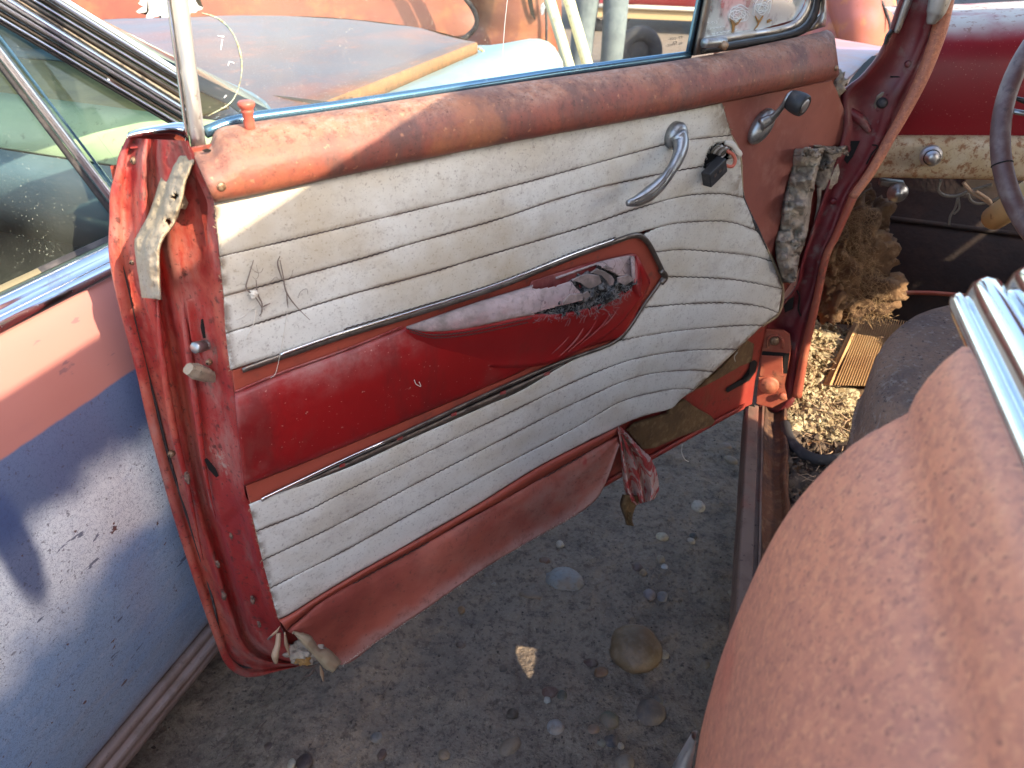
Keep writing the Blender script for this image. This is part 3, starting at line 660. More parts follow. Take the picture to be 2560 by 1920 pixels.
# frayed raw edges of the cloth
def fray(px, off, n, ln, mat, name, spread=1.0):
    q = rs(px, n); parts = []
    for p in q:
        c = dp(p, off); d = rng.normal(0, 1, 3) * .6; d += -DN * .2
        e = c + d * ln * rng.uniform(.3, 1) * spread
        parts.append(tube_geo([c, (c + e) / 2 + rng.normal(0, .15 * ln, 3), e], .00028, 3))
    return join(name, parts, mat, door)
fray([(537, 506), (551, 641), (561, 741), (577, 925)], .006, 160, .004, mt['vinyl_edge'], 'frayed_edge')
fray([(1805, 257), (1828, 338), (1850, 389), (1858, 494), (1894, 577), (1930, 654), (1957, 722), (1946, 782), (1906, 814)], .006, 240, .006, mt['vinyl_edge'], 'frayed_edge')
fray([(624, 1260), (657, 1400), (696, 1547)], .006, 90, .004, mt['vinyl_edge'], 'frayed_edge')
ribbon('cut_edge', [(536, 506), (550, 641), (560, 741), (576, 925)], [(540, 506), (554, 641), (564, 741), (580, 925)], [(0, -.002), (.3, .0055), (1, .0048)], mt['vinyl_edge'], door, n=60, jit=.002, jsc=90)
ribbon('cut_edge', [(623, 1262), (656, 1400), (695, 1548)], [(627, 1262), (660, 1400), (699, 1546)], [(0, -.002), (.3, .0055), (1, .0048)], mt['vinyl_edge'], door, n=50, jit=.002, jsc=90)
ribbon('cut_edge', [(1828, 338), (1850, 389), (1858, 494), (1894, 577), (1930, 654), (1956, 722), (1946, 782), (1906, 814)], [(1832, 337), (1856, 389), (1864, 493), (1900, 576), (1937, 652), (1961, 722), (1950, 785), (1908, 818)], [(0, .005), (.6, .005), (1, -.004)], mt['vinyl_edge'], door, n=60, jit=.002, jsc=90)

# red centre: border, vinyl, armrest
slab('border_panel', [(581, 927), (700, 888), (860, 833), (1044, 778), (1239, 718), (1429, 642), (1540, 602), (1589, 586), (1610, 592), (1632, 622), (1662, 690), (1612, 757), (1562, 834), (1519, 864), (1394, 910), (1239, 976), (1044, 1066), (860, 1152), (640, 1256), (626, 1258), (616, 1215), (589, 980)], .0035, .004, mt['vinyl_orange'], door)
RC_T = [(586, 981), (700, 934), (860, 877), (1005, 818), (1180, 758), (1328, 712), (1488, 659), (1575, 634), (1596, 642)]
RC_B = [(611, 1216), (730, 1170), (860, 1118), (1044, 1040), (1278, 942), (1355, 904), (1511, 857), (1569, 827), (1627, 705)]
ribbon('centre_vinyl', RC_T, RC_B, [(0, .003), (.02, .0075), (.08, .011), (.25, .014), (.5, .015), (.75, .012), (.93, .0095), (.98, .007), (1, .003)], mt['vinyl_red'], door, n=110, jit=.002, jsc=14)
dtube('welt', [(588, 979), (700, 932), (860, 875), (1005, 816)], .0085, .0009, mt['vinyl_red'], door, n=40, sides=6)
A_back = [(1015, 816), (1180, 759), (1328, 713), (1488, 657), (1560, 640), (1586, 640)]
A_front = [(1024, 822), (1068, 829), (1161, 822), (1328, 788), (1402, 786), (1511, 758), (1589, 704)]
A_under = [(1020, 826), (1090, 862), (1200, 886), (1350, 896), (1450, 866), (1530, 818), (1600, 742)]
def afr(t): return .012 + .028 * math.sin(math.pi * min(1, (.05 + .95 * t)) ** 1.25) ** .6 if t < .985 else .03
def amix(k): return lambda t: .013 * (1 - k) + afr(t) * k
TORN = [(1425, 702), (1470, 680), (1507, 668), (1550, 690), (1585, 700), (1584, 715), (1528, 754), (1500, 768), (1425, 786), (1362, 789), (1328, 785), (1408, 762), (1456, 752), (1450, 730)]
POCK = [(1328, 719), (1336, 708), (1400, 690), (1488, 660), (1502, 664), (1490, 676), (1465, 684), (1430, 700), (1390, 716), (1340, 723)]
ribbon('armrest', A_back, A_front, [(t, amix(np.interp(t, [0, .06, .14, .25, .36, .48, .6, .72, .84, .93, .98, 1], [0, .3, .5, .66, .78, .87, .93, .97, 1, 1, .98, .94]))) for t in np.linspace(0, 1, 36)], mt['vinyl_dusty'], door, n=340, holes=[TORN, POCK], jit=.0015, jsc=50, edge_jit=.8)
A_under = [(1014, 828), (1086, 880), (1200, 915), (1350, 915), (1460, 872), (1540, 820), (1606, 742)]
ribbon('armrest_side', A_front, A_under, [(t, (lambda k: (lambda u: .0125 + (afr(u) * .94 - .0125) * k))(.5 + .5 * math.cos(math.pi * t))) for t in np.linspace(0, 1, 12)], mt['vinyl_red_side'], door, n=90, jit=.001)
ribbon('armrest_end', [(1586, 640), (1588, 660), (1590, 690), (1589, 706)], [(1592, 641), (1598, 662), (1606, 690), (1600, 742)], [(0, lambda t: .014 + .02 * t), (.5, .018), (1, .014)], mt['vinyl_red'], door, n=20)
slab('pocket_floor', [(p[0], p[1]) for p in [(1320, 726), (1332, 704), (1490, 654), (1512, 662), (1470, 690), (1400, 720)]], .0135, .002, mt['vinyl_red'], door, bevel=0)
ribbon('foam_core', [(1320, 780), (1400, 722), (1440, 690), (1507, 664), (1560, 668), (1592, 680)], [(1320, 790), (1405, 790), (1450, 785), (1511, 762), (1560, 735), (1590, 708)], [(0, .014), (.2, .020), (.5, .027), (.8, .030), (1, .029)], mt['foam'], door, n=110, jit=.016, jsc=130, sub=26)
def zp(x, y): return (1300 + x * .2049, 560 + y * .2049)
for poly, off in [([(640, 690), (700, 655), (810, 610), (970, 630), (1000, 720), (930, 760), (850, 790), (800, 770), (750, 715)], .060), ([(870, 600), (940, 550), (1040, 580), (1130, 640), (1155, 680), (1140, 745), (1100, 755), (1060, 690), (1000, 622)], .052),
                  ([(1195, 660), (1320, 620), (1390, 665), (1380, 690), (1290, 752), (1200, 710)], .062), ([(780, 850), (830, 820), (870, 880), (790, 925), (765, 890)], .064), ([(1020, 540), (1060, 510), (1140, 540), (1130, 560), (1060, 552)], .040), ([(610, 860), (760, 850), (770, 930), (640, 960), (540, 985), (530, 955)], .066)]:
    slab('vinyl_shard', [zp(*p) for p in poly], off, .0022, mt['vinyl_dusty'], door, bevel=.0008)
fp = []
for k in range(420):
    t = rng.random(); p0 = np.array([1340 + 240 * t, 789 - 20 * t - 62 * t ** 3]) + rng.normal(0, [5, 8 + 8 * t])
    c = dp(p0, .033 + rng.uniform(-.006, .006)); d = DU * rng.normal(0, 1) + DN * rng.normal(.2, .4) + Z * rng.normal(-.2, .6)
    d = d / np.linalg.norm(d) * rng.uniform(.003, .013)
    fp.append(tube_geo([c, c + d * .5 + rng.normal(0, .001, 3), c + d], .00025, 3))
tag(join('foam_fibres', fp, mt['fibre_grey'], door), kind='stuff')
q = wavy([(1020, 822), (1068, 836), (1120, 836), (1200, 824), (1330, 795)], .8, 9); tube('seam', [dp(p, np.interp(p[0], [1020, 1200, 1330], [.02, .036, .042])) for p in q], .0006, mt['seam'], door, None, 5)
q = wavy([(1025, 829), (1070, 843), (1122, 843), (1200, 832), (1320, 806)], .8, 9); tube('seam', [dp(p, np.interp(p[0], [1020, 1200, 1330], [.02, .033, .039])) for p in q], .0005, mt['seam'], door, None, 5)
# creases pulled into the vinyl below the torn end
for a in [[(1470, 800), (1440, 850), (1400, 890)], [(1500, 785), (1470, 835), (1420, 880)], [(1530, 778), (1500, 820), (1450, 862)], [(1440, 806), (1415, 850), (1380, 885)], [(1545, 770), (1525, 800), (1480, 840)]]:
    dtube('crease', a, [.026, .021, .0155], [.0004, .0022, .0006], mt['vinyl_red'], door, n=20, sides=6, flat=.6)
# bright strips round the red centre
dtube('trim_strip', [(606, 926), (640, 914), (700, 893), (860, 838), (1044, 782), (1239, 719), (1433, 641), (1540, 603), (1583, 589), (1604, 592), (1622, 610), (1643, 650), (1661, 688)], .0085, [.003, .0042, .0042, .0042, .0042, .0042, .0042, .0040], mt['trim_dark'], door, n=110, sides=10, flat=.6)
dtube('trim_highlight', [(700, 888), (860, 832), (1044, 776), (1239, 713), (1433, 636), (1540, 598)], .0098, .0022, mt['chrome'], door, n=70, sides=8, flat=.6)
dtube('trim_strip', [(1661, 688), (1640, 721), (1612, 760), (1585, 803), (1558, 837), (1519, 864), (1394, 909), (1239, 976), (1044, 1067), (860, 1151), (700, 1226), (653, 1250)], .0075, [.0032, .0030, .0030, .003, .0028, .0026], mt['trim_dark'], door, n=100, sides=10, flat=.7)
dtube('trim_highlight', [(654, 1249), (760, 1198), (860, 1150), (960, 1105)], .0088, .0022, mt['chrome_clean'], door, n=40, sides=8, flat=.6)
tube('trim_joint', [dp(p, .009) for p in [(1652, 676), (1663, 692), (1652, 708)]], .0048, mt['trim_dark'], door, 12, 10)
ribbon('trim_backing', [(664, 1246), (860, 1156), (1044, 1072), (1239, 982), (1394, 914)], [(662, 1252), (860, 1177), (1005, 1111), (1200, 1025), (1305, 979), (1412, 911)], [(0, .002), (.3, .0055), (.7, .0055), (1, .003)], mt['trim_dark'], door, n=60, jit=.002, jsc=60)
for p in [(1368, 935), (1258, 982), (1135, 1036), (1000, 1096), (856, 1164)]:
    slab('rivet_slot', [(p[0] - 7, p[1] + 5), (p[0] - 6, p[1] - 2), (p[0] + 7, p[1] - 6), (p[0] + 6, p[1] + 2)], .0072, .001, mt['vinyl_red'], door, bevel=0)

# kick strip along the bottom, torn at both ends
K_roll = [(718, 1577), (742, 1553), (850, 1476), (1196, 1285), (1380, 1180), (1542, 1088)]
ribbon('kick_roll', LB[:6], K_roll, [(0, .003), (.1, .009), (.4, .014), (.7, .013), (.95, .008), (1, .006)], mt['vinyl_orange'], door, n=80, jit=.0015)
ribbon('kick_strip', K_roll, [(738, 1580), (775, 1612), (856, 1662), (950, 1600), (1044, 1537), (1239, 1404), (1453, 1280), (1511, 1215), (1548, 1112)], [(0, .006), (.03, .0085), (.15, .013), (.35, .016), (.6, .016), (.8, .018), (.93, .020), (1, .021)], mt['kick'], door, n=130, jit=.010, jsc=12, edge_jit=1.0, sub=24)
q = wavy([(p[0] + 2, p[1] + 2) for p in K_roll[1:]], 1.0, 16); tube('seam', [dp(p, .0085) for p in q], .0007, mt['seam'], door, None, 5)
fray([(856, 1662), (950, 1600), (1044, 1537), (1239, 1404), (1453, 1280)], .021, 240, .0035, mt['cream_fibre'], 'frayed_edge')
ribbon('curled_corner', [(733, 1577), (775, 1588), (800, 1622), (822, 1622), (855, 1655)], [(735, 1583), (752, 1606), (790, 1646), (808, 1668), (832, 1683)], [(0, .026), (.3, .040), (.7, .046), (1, .036)], mt['vinyl_edge'], door, n=40, jit=.006, jsc=60, edge_jit=2)
ribbon('torn_flap', [(1546, 1070), (1550, 1120), (1556, 1190), (1566, 1240), (1585, 1264)], [(1551, 1068), (1600, 1118), (1630, 1150), (1648, 1212), (1636, 1248)], [(0, .004), (.12, .03), (.25, .012), (.45, .045), (.6, .020), (.8, .05), (1, .035)], mt['torn'], door, n=60, jit=.009, jsc=50, edge_jit=4, sub=30)
ribbon('hanging_scrap', [(1556, 1236), (1550, 1262), (1561, 1296), (1564, 1312)], [(1604, 1240), (1590, 1266), (1578, 1296), (1582, 1316)], [(0, .01), (.3, .03), (.6, .02), (1, .03)], mt['fibreboard'], door, n=24, jit=.006, jsc=60, edge_jit=2)
blob('insulation_wad', dp((762, 1628), .006), (.022, .012, .016), 11, mt['felt'], door, amp=.7, sub=4, sc=2.2)
blob('insulation_wad', dp((758, 1648), .012), (.010, .008, .008), 12, mt['amber'], door, amp=.6, sc=2.2)
tube('broken_stick', [dp(p, o) for p, o in [((697, 1582), .004), ((694, 1612), .012), ((688, 1636), .016), ((690, 1656), .016)]], [.0032, .0036, .0050, .0026], mt['wire_tan'], door, 16, 9)
for k, q in enumerate([[(672, 1594), (690, 1580), (700, 1566)], [(668, 1600), (684, 1586)], [(712, 1580), (716, 1610), (724, 1640)], [(786, 1668), (776, 1686), (758, 1692)], [(800, 1664), (806, 1690), (808, 1704)], [(745, 1655), (770, 1668), (800, 1658)]]):
    dtube('dry_leaf', q, .012, [.0008, .0030, .0006], mt['dead_root'] if k % 2 else mt['wire_tan'], door, n=12, sides=6, flat=.35)
# rotten board, hinge-end panel with its slots
slab('backing_board', [(1571, 1079), (1590, 1060), (1671, 1036), (1680, 1018), (1714, 1000), (1745, 1022), (1778, 1040), (1788, 1052), (1780, 1064), (1700, 1092), (1640, 1120), (1607, 1124)], .000, .006, mt['fibreboard'], door)
slab('backing_board', [(1740, 975), (1810, 915), (1866, 850), (1886, 860), (1880, 905), (1850, 915), (1800, 945), (1762, 965)], -.002, .004, mt['fibreboard'], door)
slab('slot', [(1888, 901), (1893, 905), (1890, 928), (1874, 951), (1840, 968), (1820, 981), (1815, 977), (1818, 970), (1858, 950), (1872, 936), (1876, 904)], -.009, .001, mt['void'], door, bevel=0)
ribbon('bottom_flange', [(764, 1652), (1000, 1502), (1300, 1326), (1624, 1138), (1862, 1008)], [(764, 1664), (1000, 1514), (1300, 1339), (1624, 1154), (1862, 1021)], [(0, -.010), (.4, -.004), (1, -.014), (1, -.06)], mt['shell'], door, n=40, jit=.002)
# brick red hinge-end board with torn lower edge, grey felt behind it
slab('hinge_board', [(1800, 258), (1960, 226), (2081, 201), (2094, 232), (2108, 268), (2122, 312), (2132, 340), (2135, 366), (2110, 360), (2082, 364), (2050, 364), (2010, 378), (1978, 418), (1962, 470), (1955, 540), (1936, 606), (1926, 650), (1880, 560), (1852, 500), (1840, 420), (1826, 340)], .003, .003, mt['board_red'], door)
ribbon('felt_pad', [(1982, 372), (1980, 390), (1972, 447), (1957, 505), (1950, 560), (1937, 622), (1955, 700), (1962, 704)], [(2062, 370), (2058, 390), (2044, 428), (2030, 500), (2019, 583), (2000, 640), (1990, 702), (1986, 704)], [(0, -.002), (.1, .012), (.3, .022), (.6, .026), (.85, .030), (.97, .026), (1, .006)], mt['felt'], door, n=110, jit=.020, jsc=70, edge_jit=7, sub=24)
ribbon('felt_pad', [(2035, 366), (2048, 392), (2040, 418), (2052, 428)], [(2126, 366), (2124, 386), (2110, 402), (2080, 420)], [(0, .0), (.3, .014), (.6, .016), (1, .004)], mt['felt'], door, n=60, jit=.018, jsc=70, edge_jit=6, sub=20)
blob('felt_lump', dp((2060, 440), -.004), (.022, .012, .026), 21, mt['felt'], door, amp=.6)
blob('felt_lump', dp((1992, 520), .012), (.016, .012, .03), 22, mt['felt'], door, amp=.6)
dtube('felt_shred', [(2048, 470), (2046, 510), (2036, 552)], .0, [.004, .003, .0008], mt['felt'], door, n=16)
dtube('edge_gap', [(1846, 420), (1858, 500), (1896, 585), (1925, 640)], .003, [.0015, .0035, .005, .002], mt['rubber'], door, n=30, sides=8)
blob('rust_clump', dp((2095, 212), -.01), (.012, .01, .016), 31, mt['felt'], door, amp=.8)
# pull handle and window crank
hc = dp((1692, 340), .012)
lathe('handle_plate', hc, DN, [(-.006, .0185), (.002, .0185), (.006, .016), (.009, .012), (.010, .004)], mt['pot_metal'], door, 26)
dtube('door_handle', [(1694, 334), (1702, 352), (1700, 378), (1686, 412), (1660, 450), (1626, 482), (1592, 502), (1568, 508)], [.020, .030, .040, .046, .048, .047, .045, .044], [.0125, .0125, .0105, .0085, .0085, .0100, .0108, .0085, .004], mt['pot_metal'], door, n=46, sides=14, flat=.75)
for k in (-1, 0, 1):
    dtube('handle_groove', [(1682 + k * 6, 424 + k * 4), (1656 + k * 6, 462 + k * 5), (1622 + k * 3, 490 + k * 7), (1588 + k * 1, 506 + k * 6)], [.0535, .0555, .0545, .0525], .0007, mt['trim_dark'], door, n=24, sides=5)
cc = dp((1904, 316), .008); crx = dp((1930, 280), .008) - dp((1880, 350), .008); crx /= np.linalg.norm(crx); cry = np.cross(DN, crx)
V, F = blob_geo(cc, (.030, .019, .013), 1, 0, 1, 3, (crx, cry, DN)); mk('crank_boss', V, F, mt['pot_metal'], door)
dtube('crank_arm', [(1902, 312), (1930, 295), (1955, 268), (1975, 240), (1990, 244)], [.018, .024, .034, .042, .045], [.0105, .0085, .0058, .0060, .0075], mt['pot_metal'], door, n=26, sides=12, flat=.6)
kc = dp((1972, 247), .040); kx = dp((2006, 263), .062) - kc; kx /= np.linalg.norm(kx)
lathe('crank_knob', kc, kx, [(-.002, .010), (.003, .0135), (.010, .0152), (.020, .0160), (.0255, .0152), (.0275, .0130), (.0265, .0105), (.0262, .003)], mt['black'], door, 22)
lathe('knob_insert', kc + kx * .0262, kx, [(0, .0100), (.001, .0098), (.0016, .008), (.0018, .001)], mt['chrome_worn'], door, 18)
# torn opening with the broken switch
slab('opening_back', [(1748, 340), (1845, 340), (1845, 440), (1748, 440)], -.008, .002, mt['void'], door, bevel=0)
bc = dp((1786, 430), .022); bx = dp((1812, 404), .018) - dp((1757, 458), .022); bx /= np.linalg.norm(bx); bz = DN - bx * np.dot(DN, bx); bz /= np.linalg.norm(bz); by = np.cross(bz, bx)
box('switch_block', bc, bx, by, bz, .020, .0115, .0075, mt['black'], door, .0015)
for k in (-.008, .003): box('switch_terminal', bc + bx * k + bz * .0076 + by * .002, bx, by, bz, .003, .002, .0006, mt['trim_dark'], door, 0)
for k in range(5):
    t = k / 4; a = np.linspace(0, 2 * math.pi, 24); c = dp((1788 + 24 * t, 372 + 8 * t), .010)
    ex = DN * .5 + Z * .6; ey = np.cross(DN, Z); ex = ex / np.linalg.norm(ex)
    tube('wire', [c + ex * .008 * math.cos(x) + ey * .0035 * math.sin(x) + DU * .0005 * i / 10 for i, x in enumerate(a)], .0016, mt['wire_white'] if k % 2 else mt['wire_grey'], door, None, 6)
dtube('wire', [(1814, 363), (1820, 378), (1832, 386), (1838, 402), (1830, 416), (1814, 414)], [.0, .016, .022, .026, .026, .024], .0026, mt['wire_orange'], door, n=36)
dtube('wire', [(1775, 424), (1786, 412), (1800, 398), (1812, 386)], [.002, .006, .008, .004], .0016, mt['wire_white'], door, n=20)
dtube('wire', [(1766, 415), (1784, 402), (1798, 388)], [.001, .004, .002], .0018, mt['black'], door, n=20)
dtube('torn_cloth', [(1812, 356), (1832, 362), (1842, 376), (1850, 388), (1836, 394)], [.010, .014, .018, .020, .014], [.003, .005, .004, .005, .002], mt['cream_fibre'], door, n=26, sides=8, flat=.6)
fray([(1763, 396), (1772, 372), (1792, 357), (1822, 354), (1832, 366)], .008, 60, .006, mt['cream_fibre'], 'frayed_edge')
# cobweb roots and threads on the cloth
for q in [[(634, 650), (622, 690), (616, 720), (640, 745), (656, 775), (648, 790)], [(640, 700), (644, 735), (655, 760), (652, 792)], [(700, 650), (708, 690), (716, 730), (740, 765), (775, 800)], [(716, 730), (720, 770)], [(655, 768), (676, 758)], [(645, 760), (610, 790), (590, 800)], [(700, 640), (694, 660), (706, 700)], [(720, 770), (705, 860), (690, 930), (676, 945)]]:
    thin = q[0] in [(645, 760), (720, 770)]
    dtube('root_thread', q, .0115, .0003 if thin else [.0004, .0008, .0003], mt['cream_fibre'] if thin else mt['web'], door, n=40, sides=5)
for k in range(5):
    x0, y0 = rng.uniform(600, 760), rng.uniform(640, 820); q = [(x0, y0)]
    an = rng.uniform(0, 6.28)
    for j in range(4): an += rng.normal(0, .7); q.append((q[-1][0] + 10 * math.cos(an), q[-1][1] + 14 * math.sin(an)))
    dtube('root_thread', q, .0105, .00022, mt['web'], door, n=16, sides=3)
dtube('root_thread', [(640, 775), (634, 810), (615, 850)], .012, .0005, mt['cream_fibre'], door, n=20, sides=5)
blob('web_tuft', dp((633, 735), .012), (.004, .003, .003), 41, mt['cream_fibre'], door, amp=.8)
dtube('root_thread', [(1036, 950), (1040, 960), (1052, 966), (1048, 955)], .0175, .0005, mt['cream_fibre'], door, n=16, sides=5)
dtube('hanging_thread', [(1706, 1112), (1704, 1130), (1712, 1148), (1722, 1154)], [-.004, -.004, -.002, 0], .0008, mt['cream_fibre'], door, n=20, sides=5)
dtube('hanging_thread', [(1844, 880), (1836, 892), (1838, 904)], .006, .0007, mt['cream_fibre'], door, n=14, sides=5)

# ------------------------------------------------------------------ the red car: body round the door opening
mt['oxide'] = M('oxidised_red_paint', c8(204, 130, 98), .52, 0, [
    dict(s=4, lo=.35, hi=.7, col=c8(208, 132, 96), amt=.7), dict(s=5, lo=.44, hi=.68, col=c8(178, 114, 92), amt=.75, d=7), dict(s=22, lo=.44, hi=.66, col=c8(176, 112, 92), amt=.5, d=9, nr=.8),
    dict(s=110, lo=.42, hi=.66, col=c8(154, 98, 82), amt=.6, d=6, nr=.7, rough=.6), dict(s=190, lo=.5, hi=.66, col=c8(220, 150, 110), amt=.5, d=4),
    dict(s=6, lo=.54, hi=.78, col=c8(188, 94, 72), amt=.5, off=40), dict(s=260, lo=.58, hi=.70, col=c8(112, 70, 64), amt=.6, d=3)], [(110, .2, .001)], frame='car')
mt['pillar'] = M('pillar_red', c8(108, 32, 38), .45, 0, [
    dict(s=14, lo=.42, hi=.68, col=c8(84, 30, 34), amt=.8), dict(s=12, lo=.48, hi=.68, col=c8(128, 84, 80), amt=.6, d=9, nr=.75, rough=.75), dict(s=30, lo=.54, hi=.68, col=c8(124, 104, 96), amt=.75, d=9, rough=.9),
    dict(s=180, lo=.64, hi=.7, col=c8(52, 34, 32), amt=.6)], [(60, .2, .002)], frame='car')
mt['hinge'] = M('hinge_primer', c8(158, 78, 58), .6, 0, [dict(s=20, lo=.45, hi=.7, col=c8(176, 120, 88), amt=.7, d=7), dict(s=70, lo=.56, hi=.7, col=c8(84, 56, 44), amt=.7)], (90, .3, .002))
mt['dash'] = M('dash_red', c8(128, 18, 30), .38, 0, [dict(s=9, lo=.4, hi=.8, col=c8(108, 14, 26), amt=.6), dict(s=300, lo=.7, hi=.75, col=c8(170, 120, 110), amt=.6, d=1),
    dict(k='noise', s=11, lo=.2, hi=.5, col=c8(166, 164, 156), amt=.95, g=(1, .46, .28), ga=.22, gs=9, rough=.75), dict(s=60, lo=.56, hi=.64, col=c8(118, 78, 66), amt=.8, g=(1, .46, .34), d=5)], frame='car')
mt['lip'] = M('rusted_cream_paint', c8(176, 154, 118), .7, 0, [dict(s=18, lo=.4, hi=.7, col=c8(190, 176, 150), amt=.8), dict(s=70, lo=.5, hi=.62, col=c8(128, 78, 40), amt=.85, d=8, nr=.7), dict(s=30, lo=.35, hi=.6, col=c8(150, 94, 44), amt=.8, g=(1, .6, .9), ga=.3), dict(s=220, lo=.58, hi=.66, col=c8(96, 58, 34), amt=.6)], (120, .2, .001), frame='car')
mt['cream'] = M('cream_paint', c8(196, 166, 116), .5, 0, [dict(s=60, lo=.62, hi=.7, col=c8(90, 62, 40), amt=.7)])
mt['wheel'] = M('cracked_wheel_rim', c8(88, 62, 60), .5, 0, [dict(s=30, lo=.42, hi=.7, col=c8(126, 110, 106), amt=.8, d=6), dict(s=90, lo=.58, hi=.7, col=c8(58, 44, 44), amt=.6)])
mt['firewall'] = M('grimy_firewall', c8(44, 36, 33), .9, 0, [dict(s=14, lo=.4, hi=.7, col=c8(62, 46, 38), amt=.7), dict(s=60, lo=.5, hi=.7, col=c8(36, 30, 28), amt=.7)], (80, .4, .004))
mt['floorpan'] = M('dirty_floorpan', c8(104, 84, 64), .95, 0, [dict(s=16, lo=.4, hi=.7, col=c8(72, 56, 46), amt=.8), dict(s=60, lo=.5, hi=.65, col=c8(140, 84, 40), amt=.6)], [(60, .6, .008), (200, .4, .003)])
mt['sill'] = M('dusty_sill', c8(116, 96, 84), .85, 0, [dict(s=20, lo=.45, hi=.7, col=c8(86, 66, 58), amt=.7), dict(s=120, lo=.6, hi=.7, col=c8(56, 40, 36), amt=.7), dict(s=9, lo=.5, hi=.7, col=c8(140, 78, 62), amt=.5)], (120, .2, .002), frame='car')
mt['sill_rust'] = M('rusted_sill', c8(104, 62, 36), .9, 0, [dict(s=14, lo=.4, hi=.65, col=c8(66, 48, 40), amt=.9, d=8), dict(s=50, lo=.5, hi=.7, col=c8(140, 104, 72), amt=.6)], (90, .5, .004), frame='car')
mt['mat'] = M('ribbed_mat', c8(184, 146, 100), .85, 0, [dict(s=14, lo=.42, hi=.7, col=c8(156, 112, 74), amt=.7), dict(s=60, lo=.55, hi=.7, col=c8(186, 160, 116), amt=.6)], (200, .2, .001))
mt['seat'] = M('dusty_seat_cloth', c8(142, 112, 92), .95, 0, [dict(s=14, lo=.4, hi=.7, col=c8(98, 82, 76), amt=.8), dict(s=40, lo=.52, hi=.7, col=c8(150, 134, 122), amt=.6, d=9, nr=.8), dict(s=120, lo=.55, hi=.66, col=c8(160, 146, 134), amt=.5), dict(s=220, lo=.58, hi=.66, col=c8(52, 44, 42), amt=.75)], [(260, 1.0, .004), (60, .6, .01)], frame='car')
mt['batt'] = M('insulation_batt', c8(116, 88, 60), .95, 0, [dict(s=12, lo=.4, hi=.62, col=c8(74, 54, 38), amt=.9, d=7), dict(s=40, lo=.5, hi=.7, col=c8(150, 126, 96), amt=.6)], [(60, .8, .01), (200, .5, .003)])
mt['batt_fibre'] = M('insulation_fibres', c8(160, 132, 96), .9)
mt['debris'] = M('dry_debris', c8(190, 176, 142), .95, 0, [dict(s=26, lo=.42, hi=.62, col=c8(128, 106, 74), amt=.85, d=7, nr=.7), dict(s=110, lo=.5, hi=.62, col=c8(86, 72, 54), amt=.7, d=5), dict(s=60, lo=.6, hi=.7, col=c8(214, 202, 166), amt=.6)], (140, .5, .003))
mt['trunk'] = M('faded_body_red', c8(150, 84, 68), .45, 0, [dict(s=3, lo=.4, hi=.7, col=c8(120, 74, 76), amt=.8), dict(s=30, lo=.5, hi=.7, col=c8(168, 108, 88), amt=.6)])
mt['headliner'] = M('headliner', c8(120, 104, 92), .95)

# shoulder of the rear quarter panel, swept along the car
QW = [(.30, .14), (.0, .16), (-.035, .30), (-.058, .45), (-.062, .53), (-.067, .60), (-.0685, .675), (-.0665, .73), (-.0625, .783), (-.0585, .82), (-.0528, .853), (-.0465, .875), (-.0398, .8935), (-.0335, .908), (-.0270, .921), (-.0180, .9335), (-.0100, .9425), (-.0056, .9475), (-.0043, .9510), (-.0044, .9580), (-.0032, .9680), (.0005, .9810), (.0055, .9930), (.0090, .9985), (.014, 1.0005), (.03, 1.001), (.06, 1.0), (.08, .99), (.085, .9), (.085, .30)]
qw = rs(QW, 150)
ss = np.r_[np.linspace(-.962, -1.15, 14), np.linspace(-1.2, -2.7, 22)]
G = []
for w, z in qw:
    row = []
    for k, s in enumerate(ss):
        f = max(0, 1 - (-.962 - s) / .012) * .0022            # hemmed front edge turns in
        dw = -.02 * max(0, min(1, (-1.0 - s) / 1.2)) + .06 * max(0, (-1.9 - s)) ** 1.5
        lean = (1.0 - z) * -.02; fd = max(0, min(1, (-.99 - s) / .25)); bump_ = math.exp(-((z - .955) / .022) ** 2) * (w < .02)
        e = .0
        row.append(C3(s + lean * 0, w + f - .004 * fd * bump_ + dw * (1 if z < .97 else .6), z - f * .3 + e))
    G.append(row)
surf('quarter_panel', G, mt['oxide'], car, thick=0)
mt['hem'] = M('pale_rim_sheen', c8(206, 190, 160), .5, 0, [dict(s=30, lo=.4, hi=.6, col=c8(150, 84, 66), amt=.8, d=6)])
# front return of the quarter panel (lock pillar)
G = []
for t in (0, .5, 1):
    G.append([C3(-.962 + .001 - .0 * t, w * (1 - t) + .085 * t + .006, z) for w, z in qw[10:]])
surf('lock_pillar', G, mt['pillar'], car)
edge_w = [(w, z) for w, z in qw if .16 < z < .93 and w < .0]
tube('bright_rim', [C3(-.9610, w + .0035, z) for w, z in edge_w], [.0013, .0013, .0012, .0003], mt['hem'], car, None, 6)  # pale colour stands in for the bright reflection along this edge
# bright belt moulding on the quarter
CW = [(.016, .994), (.013, 1.000), (.0125, 1.005), (.0165, 1.0085), (.0185, 1.008), (.0195, 1.005), (.0205, 1.007), (.0215, 1.017), (.0265, 1.022), (.0335, 1.0215), (.0375, 1.015), (.0385, 1.013), (.0395, 1.016), (.0405, 1.027), (.046, 1.034), (.060, 1.037), (.076, 1.034), (.082, 1.02), (.082, .985)]
def cap_row(s, k): return [C3(s, .045 + (w - .045) * (1 - .12 * k), 1.0 + (z - 1.0) * (1 - k)) for w, z in CW]
rows = [cap_row(s0 - .030, k) for s0, k in ((-.872, 1.0), (-.8725, .55), (-.874, .25), (-.878, .06), (-.884, 0))] + [[C3(s, w - .02 * max(0, min(1, (-1.0 - s) / 1.2)) * .6, z) for w, z in CW] for s in np.linspace(-.94, -2.4, 30)]
o = surf('belt_moulding', rows, mt['chrome_clean'], car)
